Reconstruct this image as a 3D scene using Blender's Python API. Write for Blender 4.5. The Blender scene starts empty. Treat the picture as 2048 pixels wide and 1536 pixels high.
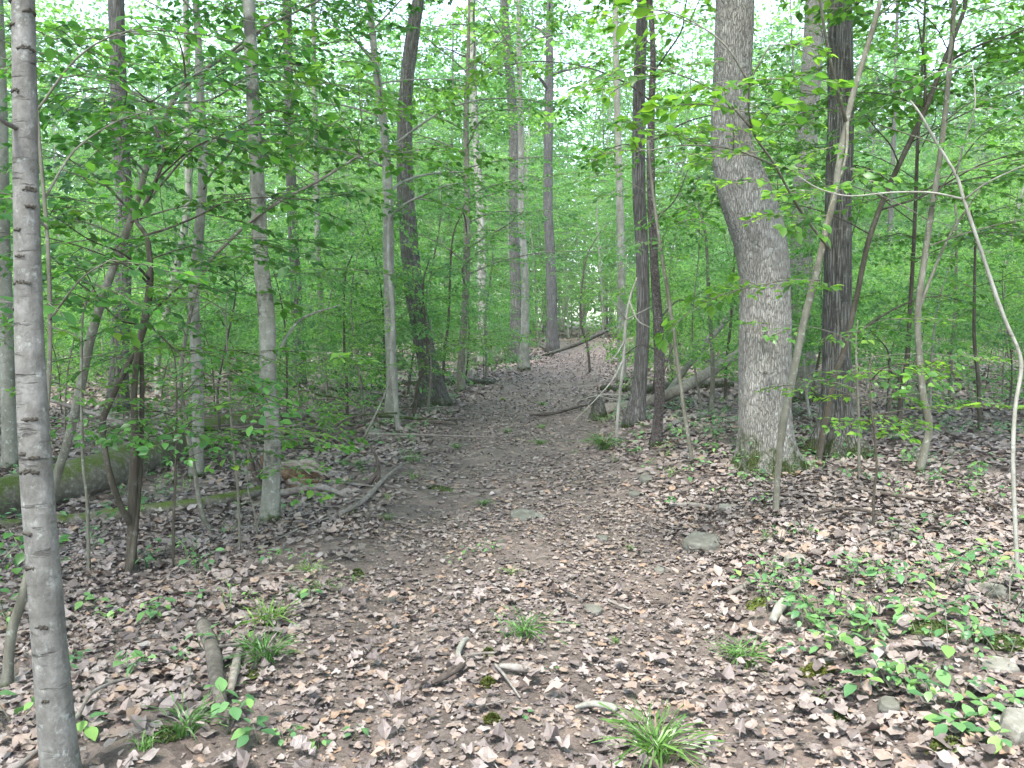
import bpy, math, random
import numpy as np
from math import pi, sin, cos, radians
from mathutils import Matrix, Vector

RNG = np.random.default_rng(7)
random.seed(7)
SC = bpy.context.scene
COL = SC.collection

# ------------------------------------------------------------------ camera
FPX = 1600.0                      # focal length in pixels of the 2048 px wide photograph
PITCH = math.atan(128 / FPX)
CAMZ = 1.5
cam_data = bpy.data.cameras.new('camera')
cam_data.sensor_width = 36.0
cam_data.lens = 36.0 * FPX / 2048.0
cam_data.clip_start = 0.05
cam_data.clip_end = 1500.0
cam = bpy.data.objects.new('camera', cam_data)
cam.location = (0, 0, CAMZ)
cam.rotation_euler = (pi / 2 - PITCH, 0, 0)
COL.objects.link(cam)
SC.camera = cam

# ------------------------------------------------------------------ sky, sun, exposure
SUN_EL, SUN_ROT = radians(58), radians(200)
world = bpy.data.worlds.new('World')
SC.world = world
world.use_nodes = True
nt = world.node_tree
nt.nodes.clear()
wo = nt.nodes.new('ShaderNodeOutputWorld')
bg = nt.nodes.new('ShaderNodeBackground')
sky = nt.nodes.new('ShaderNodeTexSky')
sky.sky_type = 'NISHITA'
sky.sun_disc = False
sky.sun_elevation = SUN_EL
sky.sun_rotation = SUN_ROT
sky.air_density = 1.0
sky.dust_density = 1.0
sky.ozone_density = 1.0
hs = nt.nodes.new('ShaderNodeHueSaturation')
hs.inputs['Saturation'].default_value = 0.7
nt.links.new(sky.outputs[0], hs.inputs['Color'])
nt.links.new(hs.outputs[0], bg.inputs['Color'])
bg.inputs['Strength'].default_value = 0.12
nt.links.new(bg.outputs[0], wo.inputs['Surface'])

sun_data = bpy.data.lights.new('sun', 'SUN')
sun_data.energy = 1.5
sun_data.angle = radians(12)
sun_data.color = (1.0, 0.975, 0.94)
sun = bpy.data.objects.new('sun', sun_data)
# the sun stands high, behind the camera and to its left
sd = Vector((sin(SUN_ROT) * cos(SUN_EL), cos(SUN_ROT) * cos(SUN_EL), sin(SUN_EL)))
sun.rotation_euler = sd.to_track_quat('Z', 'Y').to_euler()
COL.objects.link(sun)

SC.view_settings.view_transform = 'Standard'
SC.view_settings.look = 'None'
SC.view_settings.gamma = 1.0
SC.view_settings.use_curve_mapping = False
SC.view_settings.exposure = 2.82

cy = SC.cycles
cy.max_bounces = 7
cy.diffuse_bounces = 4
cy.glossy_bounces = 2
cy.transmission_bounces = 3
cy.volume_bounces = 1
cy.transparent_max_bounces = 4
cy.use_denoising = True
cy.use_adaptive_sampling = True
cy.adaptive_threshold = 0.02
cy.caustics_reflective = False
cy.caustics_refractive = False

# ------------------------------------------------------------------ noise
def _hash(ix, iy, iz, seed):
    n = (ix * 374761393 + iy * 668265263 + iz * 2147483647 + seed * 974634777) & 0xffffffff
    n = ((n ^ (n >> 13)) * 1274126177) & 0xffffffff
    n = (n ^ (n >> 16)) & 0xffffffff
    return n.astype(np.float64) / 4294967295.0


def vnoise(x, y, z=0.0, seed=0):
    x, y, z = np.broadcast_arrays(np.asarray(x, float), np.asarray(y, float), np.asarray(z, float))
    ix, iy, iz = np.floor(x).astype(np.int64), np.floor(y).astype(np.int64), np.floor(z).astype(np.int64)
    fx, fy, fz = x - ix, y - iy, z - iz
    fx, fy, fz = [f * f * (3 - 2 * f) for f in (fx, fy, fz)]
    r = 0
    for dx in (0, 1):
        for dy in (0, 1):
            for dz in (0, 1):
                w = (fx if dx else 1 - fx) * (fy if dy else 1 - fy) * (fz if dz else 1 - fz)
                r = r + w * _hash(ix + dx, iy + dy, iz + dz, seed)
    return r * 2 - 1


def fbm(x, y, z=0.0, seed=0, oct=4):
    r, a, f = 0, 1.0, 1.0
    for i in range(oct):
        r = r + a * vnoise(np.asarray(x) * f, np.asarray(y) * f, np.asarray(z) * f, seed + i)
        a *= .5
        f *= 2.03
    return r


def sstep(a, b, x):
    t = np.clip((np.asarray(x, float) - a) / (b - a), 0, 1)
    return t * t * (3 - 2 * t)

# ------------------------------------------------------------------ terrain shape
def path_x(y):
    return np.interp(y, [0, 3, 6, 11, 16, 22, 30, 40, 55], [0.0, 0.0, 0.08, 0.05, 0.5, 1.4, 2.7, 3.6, 3.8])


def path_half(y):
    return np.interp(y, [0, 6, 12, 30, 50], [1.15, 1.0, 1.1, 1.3, 1.2])


def H(x, y):
    x = np.asarray(x, float)
    y = np.asarray(y, float)
    u = x - path_x(y)
    h = 0.05 * fbm(x * .5, y * .5, 0, 11, 3) * sstep(0, 3, np.abs(u) + y * .1)
    h = h + 0.018 * fbm(x * 2.2, y * 2.2, 0, 21, 3)
    far = sstep(14, 60, y)
    h = h + 0.30 * far * fbm(x * .06, y * .06, 0, 31, 3) + 0.25 * sstep(16, 60, y)
    bank = sstep(1.0, 1.7, u) * (1 - sstep(9, 14, y))
    h = h + bank * (0.16 + 0.02 * np.clip(x - 1.5, 0, 6))
    h = h + 0.05 * np.clip(x - 3, 0, 25) * sstep(8, 16, y) * .6
    h = h - sstep(1.25, 2.4, -u) * 0.14 * (1 - .6 * sstep(10, 18, y))
    h = h - 0.055 * np.exp(-((u + .62) / .26) ** 2) - 0.035 * np.exp(-((u - .62) / .26) ** 2)
    h = h - H0
    return h


H0 = 0.0
H0 = float(H(0.0, 0.8))


def ray(px, py):
    dx, dy = (px - 1024) / FPX, (768 - py) / FPX
    return np.array([dx, cos(PITCH) + dy * sin(PITCH), -sin(PITCH) + dy * cos(PITCH)])


CAMP = np.array([0, 0, CAMZ])


def P(px, py, Y):
    """the point on the sight line of a photo pixel at distance Y in front of the camera"""
    d = ray(px, py)
    return CAMP + d * (Y / d[1])


def G(px, py):
    """where the sight line of a photo pixel meets the ground"""
    d = ray(px, py)
    t = np.linspace(1.0, 90, 9000)
    p = CAMP[None] + d[None] * t[:, None]
    below = p[:, 2] < H(p[:, 0], p[:, 1])
    k = int(np.argmax(below)) if below.any() else 6000
    q = p[k].copy()
    q[2] = float(H(q[0], q[1]))
    return q


def on_ground(x, y, dz=0.0):
    return np.array([x, y, float(H(x, y)) + dz])


def to_px(p):
    """pixel of a world point"""
    p = np.asarray(p, float) - CAMP
    f = p[..., 1] * cos(PITCH) - p[..., 2] * sin(PITCH)
    u = p[..., 1] * sin(PITCH) + p[..., 2] * cos(PITCH)
    return 1024 + FPX * p[..., 0] / f, 768 - FPX * u / f

# ------------------------------------------------------------------ mesh helpers
class MB:
    """collects vertices and faces into one mesh; per-vertex number 'rnd'"""
    def __init__(self):
        self.v, self.f, self.r, self.n = [], [], [], 0

    def add(self, v, f, r=0.0):
        v = np.asarray(v, float).reshape(-1, 3)
        if len(v) == 0:
            return
        self.v.append(v)
        for q in (f if isinstance(f, list) else [f]):
            q = np.asarray(q, np.int64)
            if q.size:
                self.f.append(q + self.n)
        self.r.append(np.broadcast_to(np.asarray(r, float), (len(v),)).copy())
        self.n += len(v)

    def mesh(self, name, smooth=True, origin=None):
        v = np.concatenate(self.v)
        if origin is not None:
            v = v - np.asarray(origin)[None]
        loops = np.concatenate([q.reshape(-1) for q in self.f])
        tot = np.concatenate([np.full(len(q), q.shape[1]) for q in self.f])
        st = np.concatenate([[0], np.cumsum(tot)[:-1]])
        me = bpy.data.meshes.new(name)
        me.vertices.add(len(v))
        me.vertices.foreach_set('co', v.astype(np.float32).ravel())
        me.loops.add(len(loops))
        me.loops.foreach_set('vertex_index', loops.astype(np.int32))
        me.polygons.add(len(tot))
        me.polygons.foreach_set('loop_start', st.astype(np.int32))
        me.polygons.foreach_set('loop_total', tot.astype(np.int32))
        me.polygons.foreach_set('use_smooth', np.full(len(tot), smooth))
        at = me.attributes.new('rnd', 'FLOAT', 'POINT')
        at.data.foreach_set('value', np.concatenate(self.r).astype(np.float32))
        me.update(calc_edges=True)
        return me


def link(name, me, mat=None, parent=None, loc=None, matrix=None):
    o = bpy.data.objects.new(name, me)
    if mat is not None and me is not None and len(me.materials) == 0:
        me.materials.append(mat)
    if matrix is not None:
        o.matrix_basis = matrix
    elif loc is not None:
        o.location = tuple(loc)
    if parent is not None:
        o.parent = parent
    COL.objects.link(o)
    return o


def tag(o, label=None, cat=None, group=None, kind=None):
    if label:
        o['label'] = label
    if cat:
        o['category'] = cat
    if group:
        o['group'] = group
    if kind:
        o['kind'] = kind
    return o


def thing(name, loc, label, cat, group=None):
    return tag(link(name, None, loc=loc), label, cat, group)


def catmull(pts, n):
    """smooth resampling of a polyline of any dimension to about n points per span"""
    p = np.asarray(pts, float)
    if len(p) < 3:
        t = np.linspace(0, 1, n + 1)[:, None]
        return p[0] * (1 - t) + p[-1] * t
    q = np.vstack([2 * p[0] - p[1], p, 2 * p[-1] - p[-2]])
    out = []
    for i in range(1, len(q) - 2):
        t = np.linspace(0, 1, n, endpoint=False)[:, None]
        a, b, c, d = q[i - 1], q[i], q[i + 1], q[i + 2]
        out.append(.5 * ((2 * b) + (-a + c) * t + (2 * a - 5 * b + 4 * c - d) * t * t + (-a + 3 * b - 3 * c + d) * t ** 3))
    out.append(p[-1:])
    return np.vstack(out)


def tube(pts, rad, sides=8, wob=None, cap=True):
    """a closed tube round a centre line; wob(theta, s, pts) gives a factor on the radius"""
    pts = np.asarray(pts, float)
    n = len(pts)
    rad = np.broadcast_to(np.asarray(rad, float), (n,))
    t = np.gradient(pts, axis=0)
    t /= np.linalg.norm(t, axis=1)[:, None] + 1e-9
    mean = t.mean(0)
    ref = np.array([1., 0, 0]) if abs(mean[0]) < .8 * np.linalg.norm(mean) else np.array([0, 0, 1.])
    a = np.cross(t, ref)
    a /= np.linalg.norm(a, axis=1)[:, None] + 1e-9
    b = np.cross(t, a)
    th = np.arange(sides) * 2 * pi / sides
    R = rad[:, None] * np.ones((1, sides))
    if wob is not None:
        L = np.concatenate([[0], np.cumsum(np.linalg.norm(np.diff(pts, axis=0), axis=1))])
        R = R * wob(th[None, :], L[:, None])
    v = pts[:, None] + R[..., None] * (a[:, None] * np.cos(th)[None, :, None] + b[:, None] * np.sin(th)[None, :, None])
    v = v.reshape(-1, 3)
    i = np.arange(n - 1)[:, None] * sides
    j = np.arange(sides)[None]
    k = (j + 1) % sides
    q = np.stack([i + j, i + k, i + sides + k, i + sides + j], -1).reshape(-1, 4)
    f = [q]
    if cap:
        v = np.vstack([v, pts[0], pts[-1]])
        c0, c1 = n * sides, n * sides + 1
        e = (n - 1) * sides
        f.append(np.stack([np.full(sides, c0), (np.arange(sides) + 1) % sides, np.arange(sides)], -1))
        f.append(np.stack([np.full(sides, c1), e + np.arange(sides), e + (np.arange(sides) + 1) % sides], -1))
    return v, f

# ------------------------------------------------------------------ materials
MATS = {}


def new_mat(name):
    m = bpy.data.materials.new(name)
    m.use_nodes = True
    m.node_tree.nodes.clear()
    MATS[name] = m
    return m, m.node_tree


def N(nt, typ, **kw):
    n = nt.nodes.new(typ)
    for k, v in kw.items():
        if k in n.inputs:
            n.inputs[k].default_value = v
        else:
            setattr(n, k, v)
    return n


def ramp(nt, stops, fac, interp='LINEAR'):
    r = nt.nodes.new('ShaderNodeValToRGB')
    e = r.color_ramp.elements
    r.color_ramp.interpolation = interp
    while len(e) < len(stops):
        e.new(.5)
    for k, (p, c) in enumerate(stops):
        e[k].position = p
        e[k].color = (c[0], c[1], c[2], 1) if hasattr(c, '__len__') else (c, c, c, 1)
    nt.links.new(fac, r.inputs[0])
    return r.outputs[0]


def mixc(nt, fac, a, b):
    m = nt.nodes.new('ShaderNodeMix')
    m.data_type = 'RGBA'
    for sock, val in ((m.inputs[0], fac), (m.inputs[6], a), (m.inputs[7], b)):
        if hasattr(val, 'is_linked'):
            nt.links.new(val, sock)
        elif hasattr(val, '__len__'):
            sock.default_value = (*val, 1)
        else:
            sock.default_value = val
    return m.outputs[2]


def math_(nt, op, a, b=0.0, clamp=False):
    m = nt.nodes.new('ShaderNodeMath')
    m.operation = op
    m.use_clamp = clamp
    for sock, val in ((m.inputs[0], a), (m.inputs[1], b)):
        if hasattr(val, 'is_linked'):
            nt.links.new(val, sock)
        else:
            sock.default_value = val
    return m.outputs[0]


def leaf_mat(name, dark, mid, light, trans, gloss=.35, yellow=None, tw=.5):
    m, nt = new_mat(name)
    at = N(nt, 'ShaderNodeAttribute', attribute_name='rnd')
    oi = N(nt, 'ShaderNodeObjectInfo')
    tc = N(nt, 'ShaderNodeTexCoord')
    no = N(nt, 'ShaderNodeTexNoise', Scale=45.0, Detail=2.0)
    nt.links.new(tc.outputs['Object'], no.inputs['Vector'])
    v = math_(nt, 'FRACT', math_(nt, 'ADD', at.outputs['Fac'], oi.outputs['Random']))
    v2 = math_(nt, 'ADD', math_(nt, 'MULTIPLY', v, .8), math_(nt, 'MULTIPLY', no.outputs[0], .25))
    stops = [(0.05, dark), (.5, mid), (.93, light)]
    if yellow:
        stops += [(.985, yellow)]
    c = ramp(nt, stops, v2)
    tint = ramp(nt, [(0.0, (.62, .76, .80)), (.4, (.92, .98, 1.05)), (.75, (1.1, 1.08, .9)), (1.0, (1.4, 1.28, .95))], oi.outputs['Random'])
    tm = nt.nodes.new('ShaderNodeMix')
    tm.data_type = 'RGBA'
    tm.blend_type = 'MULTIPLY'
    tm.inputs[0].default_value = 1
    nt.links.new(c, tm.inputs[6])
    nt.links.new(tint, tm.inputs[7])
    c = tm.outputs[2]
    g = nt.nodes.new('ShaderNodeMix')
    g.data_type = 'RGBA'
    g.blend_type = 'MULTIPLY'
    g.inputs[0].default_value = 1
    nt.links.new(c, g.inputs[6])
    g.inputs[7].default_value = (*trans, 1)
    pb = N(nt, 'ShaderNodeBsdfPrincipled')
    nt.links.new(c, pb.inputs['Base Color'])
    pb.inputs['Roughness'].default_value = .38
    pb.inputs['Specular IOR Level'].default_value = gloss * 1.5
    tb = N(nt, 'ShaderNodeBsdfTranslucent')
    nt.links.new(g.outputs[2], tb.inputs['Color'])
    mx = N(nt, 'ShaderNodeMixShader')
    mx.inputs[0].default_value = tw
    nt.links.new(pb.outputs[0], mx.inputs[1])
    nt.links.new(tb.outputs[0], mx.inputs[2])
    out = N(nt, 'ShaderNodeOutputMaterial')
    nt.links.new(mx.outputs[0], out.inputs[0])
    return m


def bark_mat(name, c0, c1, c2, sc=14.0, stretch=.16, bump=.5, moss=0.0, band=0.0, lichen=0.0, crack=0.0, topmoss=0.0, rough=.9, mosscol=(.032, .044, .012), patch=0.0):
    m, nt = new_mat(name)
    tc = N(nt, 'ShaderNodeTexCoord')
    mp = N(nt, 'ShaderNodeMapping')
    mp.inputs['Scale'].default_value = (sc, sc, sc * stretch)
    nt.links.new(tc.outputs['Object'], mp.inputs[0])
    n1 = N(nt, 'ShaderNodeTexNoise', Scale=1.0, Detail=8.0, Roughness=.65)
    nt.links.new(mp.outputs[0], n1.inputs['Vector'])
    big = N(nt, 'ShaderNodeTexNoise', Scale=2.6, Detail=4.0, Roughness=.6)
    nt.links.new(tc.outputs['Object'], big.inputs['Vector'])
    fine = N(nt, 'ShaderNodeTexNoise', Scale=90.0, Detail=5.0, Roughness=.7)
    nt.links.new(tc.outputs['Object'], fine.inputs['Vector'])
    s = math_(nt, 'ADD', math_(nt, 'MULTIPLY', n1.outputs[0], .55), math_(nt, 'MULTIPLY', big.outputs[0], .3))
    s = math_(nt, 'ADD', s, math_(nt, 'MULTIPLY', fine.outputs[0], .15))
    c = ramp(nt, [(.36, c0), (.5, c1), (.64, c2)], s)
    hgt = s
    if crack > 0:
        mp2 = N(nt, 'ShaderNodeMapping')
        mp2.inputs['Scale'].default_value = (sc * 1.6, sc * 1.6, sc * stretch * 1.2)
        nt.links.new(tc.outputs['Object'], mp2.inputs[0])
        wa = N(nt, 'ShaderNodeTexVoronoi', feature='DISTANCE_TO_EDGE', Scale=1.0)
        ad = N(nt, 'ShaderNodeMixRGB')
        ad.blend_type = 'LINEAR_LIGHT'
        ad.inputs[0].default_value = .35
        nt.links.new(mp2.outputs[0], ad.inputs[1])
        nt.links.new(n1.outputs[1], ad.inputs[2])
        nt.links.new(ad.outputs[0], wa.inputs['Vector'])
        cr = ramp(nt, [(0.0, 0.0), (.16, 1.0)], wa.outputs[0])
        c = mixc(nt, math_(nt, 'MULTIPLY', math_(nt, 'SUBTRACT', 1.0, cr), crack), c, tuple(k * .35 for k in c0))
        hgt = math_(nt, 'ADD', s, math_(nt, 'MULTIPLY', cr, .7))
    if band > 0:
        mp3 = N(nt, 'ShaderNodeMapping')
        mp3.inputs['Scale'].default_value = (7, 7, 34)
        nt.links.new(tc.outputs['Object'], mp3.inputs[0])
        n3 = N(nt, 'ShaderNodeTexNoise', Scale=1.0, Detail=5.0, Roughness=.6)
        nt.links.new(mp3.outputs[0], n3.inputs['Vector'])
        mk = ramp(nt, [(.60, 0.0), (.70, 1.0)], n3.outputs[0])
        c = mixc(nt, math_(nt, 'MULTIPLY', mk, band), c, tuple(k * .45 for k in c0))
        hgt = math_(nt, 'SUBTRACT', hgt, math_(nt, 'MULTIPLY', mk, .3))
    if lichen > 0:
        vo = N(nt, 'ShaderNodeTexNoise', Scale=22.0, Detail=6.0, Roughness=.75)
        nt.links.new(tc.outputs['Object'], vo.inputs['Vector'])
        mk = ramp(nt, [(.56, 0.0), (.66, 1.0)], vo.outputs[0])
        c = mixc(nt, math_(nt, 'MULTIPLY', mk, lichen), c, (.47, .50, .45))
    if patch > 0:
        vo = N(nt, 'ShaderNodeTexNoise', Scale=5.0, Detail=6.0, Roughness=.7)
        nt.links.new(tc.outputs['Object'], vo.inputs['Vector'])
        mk = ramp(nt, [(.53, 0.0), (.60, 1.0)], vo.outputs[0])
        c = mixc(nt, math_(nt, 'MULTIPLY', mk, patch), c, tuple(k * .3 for k in c0))
    if moss > 0 or topmoss > 0:
        sp = N(nt, 'ShaderNodeSeparateXYZ')
        nt.links.new(tc.outputs['Object'], sp.inputs[0])
        mn = N(nt, 'ShaderNodeTexNoise', Scale=9.0, Detail=6.0, Roughness=.7)
        nt.links.new(tc.outputs['Object'], mn.inputs['Vector'])
        if moss > 0:
            k = math_(nt, 'SUBTRACT', moss, sp.outputs[2])
            k = math_(nt, 'MULTIPLY', k, 1.6 / moss)
            k = math_(nt, 'ADD', k, math_(nt, 'MULTIPLY', math_(nt, 'SUBTRACT', mn.outputs[0], .62), 5.0))
        else:
            ge = N(nt, 'ShaderNodeNewGeometry')
            s2 = N(nt, 'ShaderNodeSeparateXYZ')
            nt.links.new(ge.outputs['Normal'], s2.inputs[0])
            k = math_(nt, 'ADD', math_(nt, 'MULTIPLY', s2.outputs[2], 1.2), math_(nt, 'MULTIPLY', math_(nt, 'SUBTRACT', mn.outputs[0], .5), 6.0))
            k = math_(nt, 'SUBTRACT', k, 1.0 - topmoss)
        k = math_(nt, 'ADD', k, 0.0, clamp=True)
        fn = ramp(nt, [(.3, tuple(q * .5 for q in mosscol)), (.7, tuple(q * 1.7 for q in mosscol))], fine.outputs[0])
        c = mixc(nt, k, c, fn)
    pb = N(nt, 'ShaderNodeBsdfPrincipled')
    pb.inputs['Roughness'].default_value = rough
    pb.inputs['Specular IOR Level'].default_value = .2
    nt.links.new(c, pb.inputs['Base Color'])
    bp = N(nt, 'ShaderNodeBump')
    bp.inputs['Strength'].default_value = bump
    bp.inputs['Distance'].default_value = .02
    nt.links.new(hgt, bp.inputs['Height'])
    nt.links.new(bp.outputs[0], pb.inputs['Normal'])
    out = N(nt, 'ShaderNodeOutputMaterial')
    nt.links.new(pb.outputs[0], out.inputs[0])
    return m


bark_mat('beech_bark', (.075, .071, .062), (.135, .13, .115), (.22, .214, .196), sc=18, stretch=.7, bump=.8, band=.7, lichen=.35, moss=.16, patch=.25)
bark_mat('smooth_bark', (.10, .10, .08), (.18, .178, .145), (.30, .30, .26), sc=9, stretch=.5, bump=.3, band=.3, lichen=.5, moss=.18)
bark_mat('patched_bark', (.10, .10, .078), (.19, .188, .155), (.31, .31, .27), sc=10, stretch=.4, bump=.4, band=.3, lichen=.5, moss=.25, patch=.65)
bark_mat('oak_bark', (.15, .142, .122), (.225, .215, .19), (.33, .32, .295), sc=44, stretch=.25, bump=.8, lichen=.5, moss=.5, crack=.4, patch=.2)
bark_mat('dark_bark', (.06, .058, .049), (.118, .114, .099), (.20, .195, .172), sc=30, stretch=.1, bump=1.0, lichen=.3, moss=.30, crack=.6)
bark_mat('brown_bark', (.062, .057, .052), (.112, .105, .098), (.18, .17, .163), sc=26, stretch=.12, bump=.9, lichen=.15, moss=.12, crack=.5)
bark_mat('scaly_bark', (.05, .04, .036), (.10, .085, .078), (.24, .22, .21), sc=42, stretch=.8, bump=1.0, lichen=.3, moss=.12, crack=.6)
bark_mat('stem_bark', (.07, .065, .045), (.13, .125, .095), (.22, .215, .17), sc=18, stretch=.2, bump=.4, lichen=.4, moss=.1)
bark_mat('dark_stem_bark', (.03, .026, .018), (.06, .052, .038), (.11, .10, .08), sc=22, stretch=.2, bump=.5, lichen=.15)
bark_mat('pale_stem_bark', (.14, .135, .11), (.23, .225, .19), (.36, .355, .32), sc=20, stretch=.3, bump=.4, band=.35)
bark_mat('mossy_log_bark', (.06, .052, .036), (.12, .11, .085), (.20, .19, .155), sc=22, stretch=1.0, bump=.9, lichen=.35, topmoss=.75, mosscol=(.06, .085, .018))
bark_mat('bare_log_wood', (.12, .105, .08), (.21, .185, .15), (.34, .31, .265), sc=18, stretch=1.0, bump=.7, patch=.35)
bark_mat('rotten_wood', (.045, .028, .018), (.12, .08, .045), (.24, .165, .10), sc=24, stretch=.5, bump=1.0, patch=.3)
bark_mat('stick_wood', (.09, .076, .062), (.17, .15, .13), (.30, .28, .25), sc=24, stretch=1.0, bump=.5, patch=.2)
bark_mat('dark_stick_wood', (.035, .028, .022), (.075, .06, .05), (.15, .13, .11), sc=24, stretch=1.0, bump=.6)
bark_mat('limb_bark', (.05, .044, .036), (.10, .088, .073), (.18, .16, .135), sc=30, stretch=1.0, bump=.8, lichen=.1)
bark_mat('scar_bark', (.03, .027, .021), (.06, .054, .043), (.11, .10, .08), sc=60, stretch=1.0, bump=.8)
bark_mat('stone', (.12, .115, .09), (.19, .18, .15), (.27, .26, .225), sc=12, stretch=1.0, bump=.6, lichen=.25, rough=.9, patch=.4)
bark_mat('stone_dark', (.08, .078, .062), (.125, .122, .10), (.18, .175, .15), sc=12, stretch=1.0, bump=.6, lichen=.15, rough=.9, patch=.4)

leaf_mat('sapling_leaf', (.046, .115, .026), (.085, .20, .04), (.145, .30, .065), (1.8, 1.75, .75), yellow=(.42, .40, .06), tw=.55)
leaf_mat('far_leaf', (.05, .12, .038), (.095, .21, .06), (.165, .33, .095), (1.75, 1.8, 1.0), tw=.57)
leaf_mat('near_leaf', (.034, .095, .03), (.06, .16, .042), (.105, .25, .065), (1.6, 1.75, .75), gloss=.45, tw=.55)
leaf_mat('seedling_leaf', (.08, .17, .065), (.13, .25, .095), (.19, .34, .125), (1.1, 1.3, .9), gloss=.2, tw=.35)
leaf_mat('grass_blade', (.06, .13, .03), (.10, .21, .045), (.17, .30, .075), (1.1, 1.3, .5), gloss=.4, tw=.35)
leaf_mat('moss', (.03, .038, .012), (.055, .07, .018), (.09, .11, .028), (1, 1, .5), gloss=.1, tw=.1)


def litter_mat(name):
    m, nt = new_mat(name)
    at = N(nt, 'ShaderNodeAttribute', attribute_name='rnd')
    oi = N(nt, 'ShaderNodeObjectInfo')
    tc = N(nt, 'ShaderNodeTexCoord')
    no = N(nt, 'ShaderNodeTexNoise', Scale=38.0, Detail=4.0, Roughness=.7)
    nt.links.new(tc.outputs['Object'], no.inputs['Vector'])
    v = math_(nt, 'FRACT', math_(nt, 'ADD', at.outputs['Fac'], oi.outputs['Random']))
    c = ramp(nt, [(0.0, (.09, .072, .066)), (.16, (.14, .114, .104)), (.34, (.205, .17, .154)), (.52, (.25, .212, .194)),
                  (.70, (.215, .164, .135)), (.84, (.245, .212, .194)), (.94, (.235, .158, .108)), (1.0, (.28, .25, .235))], v)
    c2 = nt.nodes.new('ShaderNodeMix')
    c2.data_type = 'RGBA'
    c2.blend_type = 'MULTIPLY'
    c2.inputs[0].default_value = .7
    nt.links.new(c, c2.inputs[6])
    g = ramp(nt, [(.3, .6), (.62, 1.25)], no.outputs[0])
    nt.links.new(g, c2.inputs[7])
    pb = N(nt, 'ShaderNodeBsdfPrincipled')
    nt.links.new(c2.outputs[2], pb.inputs['Base Color'])
    pb.inputs['Roughness'].default_value = .6
    pb.inputs['Specular IOR Level'].default_value = .3
    out = N(nt, 'ShaderNodeOutputMaterial')
    nt.links.new(pb.outputs[0], out.inputs[0])
    return m


litter_mat('dead_leaf')


def soil_mat(name, wet):
    m, nt = new_mat(name)
    tc = N(nt, 'ShaderNodeTexCoord')
    n1 = N(nt, 'ShaderNodeTexNoise', Scale=3.0, Detail=6.0, Roughness=.65)
    n2 = N(nt, 'ShaderNodeTexNoise', Scale=60.0, Detail=6.0, Roughness=.7)
    vo = N(nt, 'ShaderNodeTexVoronoi', Scale=16.0)
    vo.inputs['Randomness'].default_value = 1.0
    for n in (n1, n2, vo):
        nt.links.new(tc.outputs['Object'], n.inputs['Vector'])
    sp = N(nt, 'ShaderNodeSeparateColor')
    nt.links.new(vo.outputs['Color'], sp.inputs[0])
    leafc = ramp(nt, [(0, (.06, .045, .038)), (.35, (.15, .115, .10)), (.6, (.24, .19, .165)), (.85, (.30, .22, .17)), (1, (.40, .35, .31))], sp.outputs[0])
    soil = ramp(nt, [(.3, (.065, .051, .043)), (.7, (.18, .146, .126))], n2.outputs[0])
    k = math_(nt, 'ADD', math_(nt, 'MULTIPLY', n1.outputs[0], 1.6), -.55 + (.0 if wet else .1), clamp=True)
    c = mixc(nt, k, soil, leafc)
    pb = N(nt, 'ShaderNodeBsdfPrincipled')
    nt.links.new(c, pb.inputs['Base Color'])
    pb.inputs['Roughness'].default_value = .7 if wet else .8
    pb.inputs['Specular IOR Level'].default_value = .2 if wet else .2
    h = math_(nt, 'ADD', n2.outputs[0], math_(nt, 'MULTIPLY', sp.outputs[0], .6))
    bp = N(nt, 'ShaderNodeBump')
    bp.inputs['Strength'].default_value = .8
    bp.inputs['Distance'].default_value = .02
    nt.links.new(h, bp.inputs['Height'])
    nt.links.new(bp.outputs[0], pb.inputs['Normal'])
    out = N(nt, 'ShaderNodeOutputMaterial')
    nt.links.new(pb.outputs[0], out.inputs[0])


soil_mat('forest_soil', False)
soil_mat('trail_soil', True)

# ------------------------------------------------------------------ ground and trail
def grid_axis(segs):
    out = []
    for a, b, s in segs:
        out.append(np.arange(a, b, s))
    out.append([segs[-1][1]])
    return np.concatenate(out)


def build_ground():
    ys = grid_axis([(-60, -10, 5), (-10, 0, 1), (0, 9, .06), (9, 20, .14), (20, 60, .5), (60, 160, 4), (160, 400, 30)])
    xs = grid_axis([(-400, -160, 30), (-160, -30, 5), (-30, -8, .6), (-8, -3, .14), (-3, 3, .06), (3, 8, .14), (8, 30, .6), (30, 160, 5), (160, 400, 30)])
    X, Y = np.meshgrid(xs, ys)
    Z = H(X, Y)
    Z = Z + .008 * fbm(X * 14, Y * 14, 0, 77, 2) * (Y < 20) * (np.abs(X) < 8)
    v = np.stack([X, Y, Z], -1).reshape(-1, 3)
    ny, nx = X.shape
    i = np.arange(ny - 1)[:, None] * nx + np.arange(nx - 1)[None]
    q = np.stack([i, i + 1, i + nx + 1, i + nx], -1).reshape(-1, 4)
    cx, cyy = v[q].mean(1)[:, 0], v[q].mean(1)[:, 1]
    w = path_half(cyy) + .22 * fbm(cx * 1.3, cyy * 1.3, 0, 5, 3)
    on = (np.abs(cx - path_x(cyy)) < w) & (cyy > -2) & (cyy < 46)
    for name, sel, mat, lab in (('ground', ~on, 'forest_soil', 'brown forest floor under leaf litter'),
                                ('path', on, 'trail_soil', 'leaf strewn muddy two track trail running into the woods')):
        used = np.unique(q[sel])
        idx = np.full(len(v), -1)
        idx[used] = np.arange(len(used))
        mb = MB()
        mb.add(v[used], idx[q[sel]])
        tag(link(name, mb.mesh(name), MATS[mat]), lab, None, None, 'structure')


build_ground()

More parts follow.
